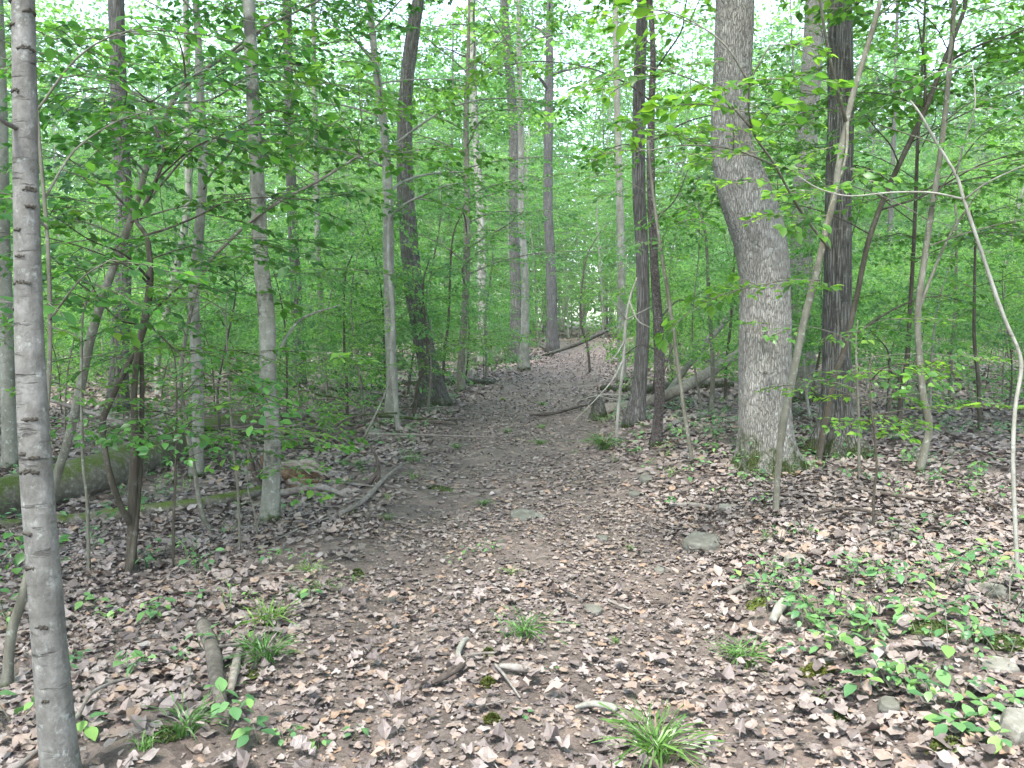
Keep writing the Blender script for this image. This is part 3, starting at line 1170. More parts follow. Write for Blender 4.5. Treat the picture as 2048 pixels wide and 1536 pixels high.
def hero_trees():
    # 1 foreground beech
    t = Tree('beech_tree', [(126, 1585, 92), (117, 1500, 84), (100, 1300, 77), (84, 1100, 72), (73, 950, 70), (60, 700, 62), (53, 400, 54), (46, 0, 48)],
             'pale grey foreground tree with dark branch scars at the left edge', 'beech_bark', sides=48, top=(13, .02), res=14, flare=.12, relief=.03)
    for (sx, sy, w) in [(20, 8, 26), (66, 30, 28), (30, 56, 26), (62, 104, 30), (42, 188, 24), (70, 383, 26), (70, 416, 20), (48, 463, 20),
                        (54, 514, 16), (56, 568, 30), (32, 620, 16), (74, 836, 34), (62, 905, 18), (84, 912, 22), (72, 942, 34), (70, 1060, 26), (75, 1128, 30), (100, 1245, 26), (110, 1388, 18)]:
        p0 = P(sx, sy, t.Y)
        c, r = t.at(p0[2])
        dx = np.clip((p0[0] - c[0]) / r, -.93, .93)
        nrm = np.array([dx, -math.sqrt(1 - dx * dx), 0])
        ww = w * t.Y / FPX / 2 * RNG.uniform(.7, 1.25)
        sk = RNG.uniform(-.1, .4)
        tang = np.array([-nrm[1], nrm[0], 0]) * -1
        mb = MB()
        for off, sz in ((0, 1.0), (.22, .8), (RNG.uniform(-.3, .4), .6), (RNG.uniform(-.4, .5), .45)):
            line = []
            sh, hw = (0, 1.0) if off == 0 else (RNG.uniform(-.4, .4), RNG.uniform(.3, .75))
            for a in np.linspace(-1, 1, 9):
                a = a * hw + sh
                ang = math.atan2(nrm[1], nrm[0]) + a * ww / r
                arch = (1 - a * a) * sk * ww + off * ww * .6 + .1 * a * sk * ww
                line.append([c[0] + cos(ang) * r * .985, c[1] + sin(ang) * r * .985, p0[2] + arch + RNG.normal(0, .0015)])
            v, f = tube(line, .0068 * sz * RNG.uniform(.25, 1.35, 9) * RNG.uniform(.6, 1.1), 6)
            mb.add(v, f)
        link('branch_scar', mb.mesh('branch_scar', origin=t.base), MATS['scar_bark'], t.root)
    b = t.px_branch([(58, 262, t.Y), (20, 250, t.Y - .05), (0, 235, t.Y - .1), (-20, 200, t.Y - .1)], 14, 6)
    br = t.auto_branches(3.9, 11, 16, 1.7)
    t.leaves(br, SPR_NEAR, .55, .4)
    PLACED.append((t.base[0], t.base[1]))

    # 2 grey trunk left of the trail
    t = Tree('forest_tree', [(541, 1045, 44), (543, 960, 40), (545, 860, 36), (537, 760, 36), (534, 640, 38), (522, 520, 34), (518, 430, 34), (511, 300, 31), (503, 120, 28), (497, 0, 26)],
             'slender pale grey trunk with dark blotches beside the broken rotten stump', 'patched_bark', sides=24, top=(14, .02), relief=.06, flare=.3)
    br = t.auto_branches(4.2, 13, 16, 2.2)
    t.leaves(br, SPR, .7, .4)
    b1 = t.px_branch([(545, 720, t.Y), (600, 640, t.Y + .3), (680, 610, t.Y + .6)], 7, 2)
    # 3 shaggy leaning tree
    t = Tree('shagbark_tree', [(868, 815, 62), (858, 740, 48), (843, 660, 44), (826, 560, 42), (815, 460, 40), (810, 350, 36), (812, 200, 32), (826, 60, 30), (836, 0, 28)],
             'dark shaggy barked trunk leaning left beside the trail', 'dark_bark', sides=30, top=(20, .04), relief=.12, flare=.35, roots=5, res=12)
    canopy(t, 7, 19, 18)
    # 4 pale twin
    t = Tree('forest_tree', [(783, 850, 34), (784, 760, 27), (780, 640, 26), (777, 500, 25), (776, 380, 24), (770, 280, 20), (758, 180, 17), (742, 50, 14), (738, 0, 14)],
             'smooth pale grey trunk left of the shaggy leaning tree', 'smooth_bark', sides=16, top=(13, .02), roots=4)
    t.leaves(t.auto_branches(2.9, 12, 30, 2.6), SPR, .7, .3, mat='sapling_leaf', shape=L_LOW)
    t = Tree('dead_sapling', [(796, 858, 13), (790, 790, 11), (782, 700, 11), (786, 640, 10), (777, 500, 8), (780, 400, 5)],
             'thin whitish dead stem standing against the smooth pale trunk', 'pale_stem_bark', 'dead sapling', sides=8, flare=.1, Y=G(796, 858)[1])
    # 5 dark sapling
    t = Tree('forest_tree', [(920, 782, 22), (924, 700, 17), (931, 600, 17), (934, 430, 15), (932, 250, 13), (936, 120, 9), (938, 20, 6)],
             'straight slim dark olive tree left of the trail bend', 'stem_bark', sides=12, top=(11, .015))
    t.leaves(t.auto_branches(2.0, 10.5, 40, 2.9), SPR, .7, .3, mat='far_leaf', shape=L_LOW)
    # 6-8 cluster at the bend
    t = Tree('forest_tree', [(1047, 740, 24), (1050, 640, 19), (1050, 540, 18), (1043, 440, 16), (1042, 300, 14), (1038, 100, 12)],
             'pale straight trunk standing at the left edge of the trail bend', 'smooth_bark', sides=12, top=(17, .03))
    canopy(t, 7, 16, 12, 3)
    t = Tree('forest_tree', [(1030, 726, 34), (1032, 600, 27), (1028, 450, 24), (1026, 250, 22), (1010, 40, 20)],
             'dark thick trunk directly behind the pale bend tree', 'dark_bark', sides=14, top=(21, .05))
    canopy(t, 9, 20, 14)
    t = Tree('forest_tree', [(966, 732, 26), (964, 600, 23), (962, 450, 19), (950, 250, 17), (945, 60, 14)],
             'grey mottled trunk left of the dark bend tree', 'patched_bark', sides=12, top=(19, .04))
    canopy(t, 8, 18, 12)
    t = Tree('forest_tree', [(1105, 700, 27), (1103, 560, 24), (1096, 400, 22), (1098, 200, 20)],
             'dark trunk in the haze just right of the pale bend tree', 'brown_bark', sides=12, top=(20, .05), Y=33)
    canopy(t, 9, 19, 12)
    # 9 double dark stems right of the trail
    t = Tree('forest_tree', [(1268, 848, 44), (1280, 760, 33), (1286, 640, 30), (1284, 500, 30), (1278, 380, 30), (1278, 200, 28), (1286, 0, 26)],
             'dark purplish brown trunk right of the trail behind the bumpy stem', 'brown_bark', sides=20, top=(17, .03), res=10)
    canopy(t, 6.5, 16, 14, 3)
    t = Tree('forest_tree', [(1312, 892, 26), (1318, 800, 23), (1316, 660, 23), (1310, 540, 19), (1303, 400, 18), (1302, 250, 16), (1306, 100, 13), (1300, 0, 12)],
             'slim bumpy scaly barked trunk right of the trail', 'scaly_bark', sides=20, top=(12, .02), relief=.16, res=14)
    t.leaves(t.auto_branches(3.2, 11, 24, 2.4), SPR, .65, .3, mat='sapling_leaf')
    for pts in [[(1316, 640), (1360, 600), (1400, 620)], [(1314, 700), (1280, 690), (1250, 710)], [(1308, 440), (1350, 400), (1380, 330)], [(1304, 330), (1260, 290), (1210, 300)]]:
        t.px_branch([(a, b, t.Y + .1 * i) for i, (a, b) in enumerate(pts)], 4, 1.5)
    # extra trunk between
    t = Tree('forest_tree', [(1243, 745, 22), (1243, 600, 19), (1240, 420, 17), (1234, 200, 15), (1230, 0, 12)],
             'grey straight trunk behind the white dead snag', 'smooth_bark', sides=12, top=(18, .03), Y=19)
    canopy(t, 8, 17, 12, 3)
    # 10 pale slim sapling crossing
    t = Tree('sapling', [(1385, 928, 10), (1368, 820, 10), (1352, 700, 9), (1338, 600, 9), (1322, 500, 8), (1305, 380, 7), (1296, 280, 5)],
             'thin pale sapling leaning left between bumpy stem and huge oak', 'stem_bark', 'sapling', sides=8, flare=.15)
    t.leaves(t.auto_branches(2.0, 3.6, 7, 1.0), SPR_NEAR, .45, .3)
    # 11 white snag
    t = Tree('dead_sapling', [(1231, 895, 8), (1238, 800, 8), (1247, 720, 8), (1252, 640, 7), (1262, 590, 6), (1274, 555, 4)],
             'thin white dead sapling with bare twigs right of the trail', 'pale_stem_bark', 'dead sapling', sides=7, flare=.1)
    for pts in [[(1246, 720), (1225, 760), (1190, 800), (1150, 840)], [(1250, 680), (1232, 710), (1215, 730)], [(1252, 640), (1235, 615), (1205, 580)],
                [(1240, 790), (1200, 790), (1160, 800)], [(1252, 640), (1290, 620), (1330, 600)], [(1258, 600), (1275, 640), (1300, 655)], [(1238, 800), (1210, 795), (1180, 785)]]:
        t.px_branch([(a, b, t.Y - .12 * i) for i, (a, b) in enumerate(pts)], 3.5, 1.3)

    # 13 dark tree right of the oak
    t = Tree('forest_tree', [(1674, 905, 92), (1672, 850, 68), (1673, 740, 62), (1674, 600, 61), (1676, 450, 59), (1680, 300, 58), (1681, 150, 56), (1680, 0, 54)],
             'dark straight furrowed trunk right of the huge bent oak', 'dark_bark', sides=44, top=(20, .06), relief=.07, roots=5, res=14)
    canopy(t, 7.5, 19, 18)
    # 14 tree behind
    t = Tree('forest_tree', [(1607, 800, 72), (1604, 700, 54), (1602, 600, 50), (1604, 450, 50), (1616, 250, 47), (1632, 0, 45)],
             'grey trunk seen between the huge oak and the dark trunk', 'oak_bark', sides=24, top=(21, .08), roots=4)
    canopy(t, 8, 20, 18)
    # 15 front sapling
    t = Tree('sapling', [(1551, 1035, 15), (1556, 940, 15), (1566, 850, 17), (1584, 760, 17), (1606, 650, 17), (1634, 540, 16), (1652, 460, 15), (1668, 395, 15), (1684, 290, 14), (1706, 190, 13), (1742, 70, 12), (1766, -20, 10)],
             'grey crooked sapling standing right in front of the huge oak', 'stem_bark', 'sapling', sides=12, top=(6.5, .01), flare=.2)
    Y = t.Y
    tops = t.auto_branches(3.3, 6.2, 9, 1.6)
    b = [t.px_branch([(1692, 245, Y), (1660, 120, Y - .3), (1640, 0, Y - .5), (1630, -60, Y - .6)], 8, 4),
         t.px_branch([(1695, 240, Y), (1690, 320, Y - .15), (1655, 430, Y - .3), (1650, 540, Y - .4), (1560, 330, Y - .8)][:3], 7, 3),
         t.px_branch([(1660, 500, Y), (1600, 420, Y - .4), (1550, 330, Y - .7), (1505, 260, Y - 1.0), (1500, 170, Y - 1.2), (1540, 90, Y - 1.3)], 6, 3),
         t.px_branch([(1550, 330, Y - .7), (1470, 300, Y - 1.0), (1380, 290, Y - 1.2), (1300, 300, Y - 1.3)], 4, 2),
         t.px_branch([(1505, 260, Y - 1.0), (1440, 190, Y - 1.2), (1360, 150, Y - 1.3), (1280, 130, Y - 1.4)], 4, 2),
         t.px_branch([(1500, 170, Y - 1.2), (1450, 90, Y - 1.3), (1380, 40, Y - 1.3), (1330, 20, Y - 1.3)], 4, 2),
         t.px_branch([(1640, 560, Y), (1580, 560, Y - .3), (1520, 570, Y - .5), (1440, 590, Y - .6)], 4, 2)]
    t.leaves(b[1:] + tops, SPR_NEAR, .46, .17, single=300, mat='sapling_leaf', shape=L_MED)
    # 16 second sapling behind
    t = Tree('sapling', [(1636, 925, 15), (1650, 850, 14), (1668, 760, 13), (1688, 700, 13), (1712, 600, 12), (1738, 480, 12), (1775, 380, 12), (1812, 300, 12), (1850, 220, 12), (1885, 130, 10), (1925, 30, 9)],
             'dark sapling leaning right across the dark furrowed trunk', 'dark_stem_bark', 'sapling', sides=10, top=(7.5, .01), flare=.2)
    Y = t.Y
    b = [t.px_branch([(1690, 690, Y), (1750, 640, Y + .3), (1830, 600, Y + .5), (1900, 590, Y + .6)], 5, 2),
         t.px_branch([(1885, 130, Y), (1960, 90, Y - .2), (2048, 60, Y - .3)], 6, 3),
         t.px_branch([(1850, 215, Y), (1850, 130, Y), (1835, 40, Y)], 6, 3),
         t.px_branch([(1760, 420, Y), (1850, 390, Y - .3), (1960, 330, Y - .5), (2060, 300, Y - .6)], 5, 2)]
    t.leaves(b + t.auto_branches(2.2, 7, 24, 2.0), SPR_NEAR, .5, .22, mat='sapling_leaf', shape=L_MED)
    # 17 crooked
    t = Tree('sapling', [(1838, 945, 20), (1852, 890, 18), (1858, 850, 17), (1846, 790, 16), (1838, 700, 15), (1836, 620, 15), (1846, 540, 14), (1862, 430, 13), (1882, 300, 12), (1895, 180, 12), (1905, 60, 10)],
             'crooked olive sapling with a kinked mossy foot at right', 'stem_bark', 'sapling', sides=10, top=(7.5, .01), flare=.3)
    t.leaves([t.px_branch([(1838, 620, t.Y), (1860, 560, t.Y), (1900, 470, t.Y + .2), (1960, 380, t.Y + .3)], 8, 3)] + t.auto_branches(2.0, 7, 24, 2.0), SPR_NEAR, .5, .22, mat='sapling_leaf', shape=L_MED)
    # 18 pale forked shrub at right edge
    t = Tree('sapling', [(2036, 1160, 10), (2030, 1040, 10), (2026, 920, 10), (2030, 820, 9), (2042, 740, 9), (2036, 700, 9), (2010, 640, 9), (1985, 570, 9), (1955, 480, 8), (1928, 400, 8), (1912, 350, 7), (1870, 280, 6), (1835, 220, 5), (1790, 168, 3)],
             'thin pale forked sapling bending in from the right edge', 'pale_stem_bark', 'sapling', sides=8, flare=.1)
    Y = t.Y
    b = [t.px_branch([(1926, 398, Y), (1860, 385, Y), (1780, 385, Y), (1700, 392, Y), (1640, 378, Y), (1596, 352, Y)], 4.5, 2),
         t.px_branch([(1928, 400, Y), (1975, 365, Y - .1), (2060, 325, Y - .2)], 4.5, 2),
         t.px_branch([(1912, 350, Y), (1930, 280, Y - .1), (1950, 210, Y - .2), (1945, 130, Y - .2)], 4, 2)]
    t.leaves(b[2:], SPR_NEAR, .4, .18, single=100, mat='near_leaf')
    # 19 dark stem with broken fork
    t = Tree('sapling', [(1797, 868, 14), (1802, 790, 12), (1814, 720, 12), (1820, 620, 10), (1828, 480, 9), (1835, 300, 8), (1845, 120, 6)],
             'slim dark stem between the leaning and the crooked sapling', 'dark_stem_bark', 'sapling', sides=8, top=(7, .01))
    t.leaves(t.auto_branches(2.0, 7, 22, 2.0), SPR, .6, .26, mat='sapling_leaf', shape=L_LOW)
    t.px_branch([(1806, 750, t.Y), (1785, 790, t.Y - .1), (1768, 850, t.Y - .2)], 8, 7)
    t.px_branch([(1804, 760, t.Y), (1780, 740, t.Y - .1), (1775, 700, t.Y - .2), (1740, 660, t.Y - .3)], 5, 2)
    # blackened thin post-like stem
    t = Tree('sapling', [(1422, 832, 13), (1425, 770, 11), (1424, 700, 10), (1418, 600, 9), (1412, 480, 7), (1400, 420, 6), (1386, 360, 4)],
             'slim sapling with a blackened foot left of the huge oak', 'stem_bark', 'sapling', sides=8)
    t.leaves([t.px_branch([(1405, 440, t.Y), (1425, 400, t.Y), (1440, 340, t.Y)], 5, 2)] + t.auto_branches(2.6, 4.6, 8, 1.4), SPR, .55, .3, mat='sapling_leaf', shape=L_LOW)

    # left group ------------------------------------------------------------
    t = Tree('sapling', [(96, 1030, 24), (112, 960, 21), (136, 880, 19), (160, 780, 21), (178, 690, 21), (204, 600, 20), (232, 520, 18), (258, 450, 16), (275, 400, 15), (300, 310, 13), (318, 270, 12), (345, 205, 12), (372, 168, 11), (430, 125, 9), (490, 92, 8), (540, 40, 6)],
             'smooth grey sapling leaning right behind the foreground trunk', 'stem_bark', 'sapling', sides=12, flare=.2)
    Y = t.Y
    b = [t.px_branch([(318, 280, Y), (300, 215, Y), (290, 205, Y), (230, 190, Y - .1), (180, 175, Y - .2)], 6, 2),
         t.px_branch([(440, 120, Y), (520, 60, Y - .2), (620, 10, Y - .3), (700, -30, Y - .4)], 6, 3),
         t.px_branch([(372, 168, Y), (366, 110, Y - .3), (350, 60, Y - .5)], 5, 2),
         t.px_branch([(345, 205, Y), (420, 200, Y - .5), (500, 150, Y - .8), (570, 130, Y - 1)], 5, 2),
         t.px_branch([(268, 430, Y), (200, 360, Y - .5), (140, 320, Y - .9), (90, 300, Y - 1.2)], 5, 2),
         t.px_branch([(258, 450, Y), (330, 360, Y - .2), (400, 290, Y - .3), (520, 250, Y - .4), (680, 235, Y - .3)], 6, 2),
         t.px_branch([(204, 600, Y), (150, 560, Y - .4), (110, 520, Y - .8), (60, 480, Y - 1)], 5, 2)]
    t.leaves(b + t.auto_branches(1.9, 4.2, 12, 1.6), SPR_NEAR, .48, .18, single=300, mat='near_leaf')

    t = Tree('sapling', [(262, 1145, 26), (264, 1060, 22), (266, 960, 20), (270, 860, 16), (268, 790, 15), (276, 700, 15), (290, 640, 18), (300, 560, 15), (295, 480, 11), (272, 440, 9), (285, 420, 9), (312, 360, 9), (328, 310, 8), (322, 285, 8), (304, 240, 6), (300, 205, 4)],
             'dark twisted multi stemmed sapling in front of the mossy log', 'dark_stem_bark', 'sapling', sides=10, flare=.2)
    Y = t.Y
    b = [t.px_branch([(264, 1050, Y), (240, 1010, Y - .1), (215, 930, Y - .1), (205, 850, Y), (222, 800, Y), (250, 740, Y), (275, 690, Y), (290, 650, Y)], 13, 11),
         t.px_branch([(292, 470, Y), (340, 455, Y), (400, 430, Y - .2), (450, 405, Y - .3), (530, 395, Y - .3), (620, 400, Y - .2)], 5, 2),
         t.px_branch([(300, 630, Y), (340, 590, Y - .1), (400, 540, Y - .2)], 6, 2),
         t.px_branch([(290, 650, Y), (240, 640, Y - .2), (200, 600, Y - .3), (170, 540, Y - .4)], 5, 2),
         t.px_branch([(290, 640, Y), (350, 700, Y - .3), (400, 740, Y - .5), (470, 780, Y - .6)], 4, 2),
         t.px_branch([(300, 560, Y), (250, 510, Y - .3), (180, 480, Y - .6), (120, 440, Y - .8)], 6, 2),
         t.px_branch([(312, 360, Y), (380, 300, Y - .3), (440, 270, Y - .4), (540, 220, Y - .5)], 4, 2),
         t.px_branch([(262, 1140, Y - .05), (272, 1050, Y), (282, 900, Y + .05), (284, 760, Y + .05), (282, 690, Y)], 12, 8),
         t.px_branch([(268, 870, Y), (330, 870, Y - .3), (390, 840, Y - .5), (440, 830, Y - .6)], 4, 2)]
    t.leaves(b[1:7] + b[8:] + t.auto_branches(1.6, 3.4, 8, 1.0), SPR_NEAR, .45, .19, single=300, mat='near_leaf')

    t = Tree('sapling', [(12, 1360, 26), (22, 1270, 24), (46, 1190, 22), (60, 1120, 18), (70, 1000, 14), (90, 850, 12), (100, 700, 10), (96, 500, 9), (80, 300, 8), (70, 150, 6)],
             'lichen spotted stem half hidden behind the foreground trunk', 'stem_bark', 'sapling', sides=10, Y=3.35)
    Y = t.Y
    b = [t.px_branch([(60, 1120, Y), (20, 1060, Y - .1), (-20, 1040, Y - .2)], 6, 2),
         t.px_branch([(100, 640, Y), (160, 560, Y - .2), (220, 520, Y - .3)], 5, 2),
         t.px_branch([(96, 460, Y), (40, 400, Y - .1), (-20, 380, Y - .2)], 5, 2),
         t.px_branch([(88, 400, Y), (150, 300, Y + .2), (240, 240, Y + .3), (330, 215, Y + .3)], 5, 2),
         t.px_branch([(75, 220, Y), (150, 120, Y), (230, 70, Y), (320, 60, Y)], 5, 2),
         t.px_branch([(70, 160, Y), (40, 80, Y), (60, -20, Y)], 5, 2)]
    t.leaves(b, SPR_NEAR, .38, .15, single=300, mat='near_leaf')

    t = Tree('forest_tree', [(392, 955, 30), (396, 850, 27), (394, 720, 26), (388, 600, 24), (398, 470, 22), (406, 330, 20), (400, 170, 17), (392, 0, 15)],
             'pale lichened trunk behind the twisted sapling left of the trail', 'smooth_bark', sides=16, top=(14, .02))
    t.leaves(t.auto_branches(2.7, 13, 30, 2.6), SPR, .7, .32, mat='sapling_leaf', shape=L_LOW)
    t = Tree('sapling', [(430, 1070, 9), (405, 1030, 12), (392, 960, 11), (375, 860, 11), (362, 740, 10), (400, 560, 9), (460, 480, 9), (540, 415, 8), (640, 360, 7), (720, 310, 5)],
             'curved brownish sapling arching right past the grey blotched trunk', 'stem_bark', 'sapling', sides=8)
    t.leaves(t.auto_branches(1.3, 3.2, 14, 1.4), SPR_NEAR, .45, .24, single=150, mat='sapling_leaf')
    t = Tree('forest_tree', [(235, 830, 44), (240, 700, 40), (245, 560, 38), (248, 400, 37), (240, 250, 36), (232, 0, 34)],
             'thick purplish brown trunk behind the leaning sapling at left', 'brown_bark', sides=20, top=(19, .06), Y=14)
    canopy(t, 8, 18, 16)
    t = Tree('forest_tree', [(598, 735, 30), (594, 620, 26), (588, 500, 24), (580, 300, 22), (575, 60, 20)],
             'dark trunk between the grey blotched trunk and the pale one', 'dark_bark', sides=14, top=(20, .05), Y=18)
    canopy(t, 8, 19, 14)
    t = Tree('forest_tree', [(645, 760, 17), (643, 640, 15), (636, 500, 14), (632, 300, 12), (628, 100, 10)],
             'slim grey trunk just right of the dark one left of the trail', 'smooth_bark', sides=10, top=(15, .03), Y=16.5)
    t.leaves(t.auto_branches(3.6, 14, 20, 2.6), SPR, .8, .45, mat='far_leaf', shape=L_LOW)
    t = Tree('forest_tree', [(317, 790, 15), (318, 700, 14), (372, 440, 17), (376, 300, 16), (374, 120, 14)],
             'whitish slim trunk behind the twisted sapling', 'pale_stem_bark', sides=10, top=(15, .03), Y=16)
    t.leaves(t.auto_branches(4, 14, 18, 2.6), SPR, .8, .45, mat='far_leaf', shape=L_LOW)
    t = Tree('forest_tree', [(20, 880, 36), (14, 700, 30), (8, 500, 28), (4, 300, 27), (-4, 60, 26)],
             'grey trunk at the far left edge behind the foreground trunk', 'smooth_bark', sides=16, top=(18, .04), Y=8.5)
    canopy(t, 6, 17, 14)
    # thin understorey stems of the left side, each a thing
    for i, (x0, y0, x1, y1, w, lab) in enumerate([
            (178, 1145, 165, 640, 8, 'thin straight stem just left of the twisted sapling'),
            (346, 1140, 352, 740, 6, 'thin grey stem right of the twisted sapling'),
            (480, 1105, 452, 640, 6, 'thin stem just left of the grey blotched trunk'),
            (440, 940, 470, 600, 6, 'slight dark stem behind the thin stems at left'),
            (515, 1080, 500, 860, 4, 'short thin shoot at the foot of the grey blotched trunk'),
            (695, 835, 690, 560, 7, 'thin stem left of the dead white stem'),
            (655, 800, 668, 560, 6, 'thin green stem between the slim trunks left of the trail'),
            (828, 835, 846, 580, 8, 'thin lichened stem touching the shaggy leaning tree'),
            (856, 828, 862, 700, 7, 'short pale stem in front of the shaggy leaning tree'),
            (885, 800, 905, 480, 7, 'thin stem between shaggy tree and olive tree'),
            (972, 760, 985, 500, 6, 'thin leafy stem by the mottled bend trunk'),
            (1180, 745, 1172, 520, 6, 'thin stem on the right bank beyond the snag'),
            (1345, 780, 1350, 470, 8, 'thin stem behind the bare log right of the trail'),
            (1450, 800, 1470, 480, 7, 'thin stem close left of the huge oak'),
            (1718, 960, 1712, 700, 7, 'short green stem right of the dark furrowed trunk'),
            (1746, 1060, 1740, 780, 6, 'leafy low shoot right of the huge oak roots'),
            (1900, 800, 1912, 430, 9, 'thin stem in the woods near the right edge'),
            (1960, 860, 1950, 480, 9, 'dark thin stem behind the pale forked sapling'),
            (60, 960, 40, 560, 9, 'thin dark stem at the left edge')]):
        xm = (x0 + x1) / 2 + RNG.normal(0, 10)
        t = Tree('sapling', [(x0, y0, w * 1.1), (x0 * .7 + xm * .3, y0 * .7 + y1 * .3 + 10, w), (xm, (y0 + y1) / 2, w * .9), (x1, y1, w * .6), (x1 + RNG.normal(0, 15), y1 - 60, w * .35)],
                 lab, ['stem_bark', 'dark_stem_bark'][i % 2], 'sapling', sides=7, flare=.1)
        top = t.c[-1][2]
        t.leaves(t.auto_branches(t.base[2] + .45 * (top - t.base[2]), top, 6, .55 + .05 * t.Y, rise=.5), SPR_NEAR, .34, .28, single=24 if t.Y < 8 else 0, mat='sapling_leaf')


def oak():
    """the huge bent oak, with real bark relief"""
    t = Tree('oak_tree', [(1530, 940, 130), (1530, 880, 122), (1528, 800, 119), (1529, 700, 118), (1530, 620, 115), (1530, 560, 114), (1524, 500, 117), (1505, 430, 122), (1480, 360, 112), (1463, 300, 92), (1460, 220, 84), (1466, 120, 84), (1470, 0, 86)],
             'huge pale grey oak with a bent trunk and mossy foot right of the trail', 'oak_bark', sides=8, top=(19, .14))
    me = bpy.data.meshes.new('x')
    old = t.trunk
    c, r = t.c, t.r
    L = np.concatenate([[0], np.cumsum(np.linalg.norm(np.diff(c, axis=0), axis=1))])
    vis = L < 6.0
    s = np.concatenate([np.arange(0, 7.6, .024), np.arange(7.62, L[-1], .25), [L[-1]]])
    cc = np.column_stack([np.interp(s, L, c[:, i]) for i in range(3)])
    rr = np.interp(s, L, r)
    cc[:, 0] = np.convolve(np.pad(cc[:, 0], 8, 'edge'), np.ones(17) / 17, 'valid')
    cc[0, 2] -= .15

    def wob(th, S):
        w = 1 + .05 * fbm(np.cos(th) * 1.5 + 9, np.sin(th) * 1.5, S * .9, 3, 3)
        # low root buttresses, widest to the right
        for a0, am, wd in ((4.60, 1.45, .24), (3.95, .9, .24), (3.1, .35, .25), (2.35, .6, .25), (1.55, .75, .28), (.6, .8, .3), (5.5, 1.0, .3)):
            d = (th - a0 + pi) % (2 * pi) - pi
            w = w + am * np.exp(-(d / wd) ** 2) * np.exp(-np.clip(S - .12, 0, 9) / .13) * .68
        w = w + .10 * np.exp(-S / .35)
        th2 = th + .25 * fbm(np.cos(th) * 3, np.sin(th) * 3, S * 2.5, 9, 2)
        q = fbm(np.cos(th2) * 21, np.sin(th2) * 21, S * 7.0, 15, 3)
        w = w + .018 * (np.abs(q) ** .6 - .6)
        w = w + .012 * fbm(np.cos(th) * 26, np.sin(th) * 26, S * 22, 25, 2)
        return w
    # tube's frame puts theta 0 sideways; the buttress angles are chosen in it
    v, f = tube(cc, rr, 250, wob)
    mb = MB()
    mb.add(v, f)
    m = mb.mesh('trunk', origin=t.base)
    m.materials.append(MATS['oak_bark'])
    old.data = m
    canopy(t, 7, 18, 22, 4.5)
    # swelling scar on the bend and small holes
    for (sx, sy, w) in [(1515, 742, 7), (1509, 776, 6)]:
        p = P(sx, sy, t.Y - .0)
        cx, r0 = t.at(p[2])
        dx = np.clip((p[0] - cx[0]) / r0, -.9, .9)
        q = np.array([p[0], cx[1] - r0 * math.sqrt(1 - dx * dx) * 1.0, p[2]])
        th = np.linspace(0, 2 * pi, 9)
        ring = q + np.stack([np.cos(th) * .6, np.sin(th) * 0 - .004, np.sin(th)], -1) * w * t.Y / FPX / 2
        v, f = tube(ring, w * t.Y / FPX / 5, 6, cap=False)
        mb = MB()
        mb.add(v, f)
        link('branch_scar', mb.mesh('branch_scar', origin=t.base), MATS['scar_bark'], t.root)
    return t


hero_trees()
oak()
for a in ((1.0, 8.3), (-1.9, 6.1), (2.2, 9.3)):
    PLACED.append(a)
forest()
for i, (x, y, lab) in enumerate([(-4.6, 2.2, 'unseen pale tree added for shade at the left of the viewer'), (-7.5, 6.0, 'dark tree just outside the left edge of the picture'),
                                 (4.9, 1.6, 'unseen grey tree added for shade at the right of the viewer'), (8.2, 6.6, 'unseen brown tree added for shade outside the right picture edge'),
                                 (-6.5, -3.5, 'unseen pale tree added for shade behind the viewer to the left'), (5.5, -4.0, 'dark tree behind the viewer to the right')]):
    put_tree('forest_tree', TALL[i % len(TALL)], x, y, 1.0, i * 1.3, lab, 'tall straight trees of the woods')  # unseen trees, added so their crowns shade the floor beside the trail
    put_tree('understory_tree', MIDT[i % len(MIDT)], x * 1.25, y + 1.2, 1.0, i * 2.1, lab.replace(' tree', ' slim leafy tree'), 'understory trees with layered leaves')


def far_woods():
    """a leafy mass past the last trees one can tell apart"""
    mb = MB()
    tr = MB()
    n = 3700
    ang = RNG.uniform(-.72, .72, n)
    d = RNG.uniform(80, 135, n)
    z = RNG.random(n) ** 1.05 * 40
    c = np.stack([np.sin(ang) * d, np.cos(ang) * d, z], -1)
    dens = fbm(c[:, 0] * .08, c[:, 2] * .12, c[:, 1] * .05, 71, 3)
    keep = (dens > -.6 + .6 * (z / 40) ** 2) | (z < 9)
    c = c[keep]
    k = 58
    O = np.repeat(c, k, 0) + RNG.normal(0, 1, (len(c) * k, 3)) * np.array([1.9, 1.9, 1.1])
    O[:, 2] += H(O[:, 0], O[:, 1])
    R = frames(RNG.random(len(O)) * 2 * pi, RNG.normal(-.1, .5, len(O)), RNG.normal(0, .7, len(O)))
    stamp(mb, L_LOW, O, R, RNG.uniform(.36, .72, len(O)), np.repeat(RNG.random(len(c)) * .5, k) + RNG.random(len(O)) * .5)
    tag(link('far_woods', mb.mesh('far_woods', smooth=False), MATS['far_leaf']), 'pale green mass of leaves at the back of the woods', 'woods', None, 'stuff')


far_woods()

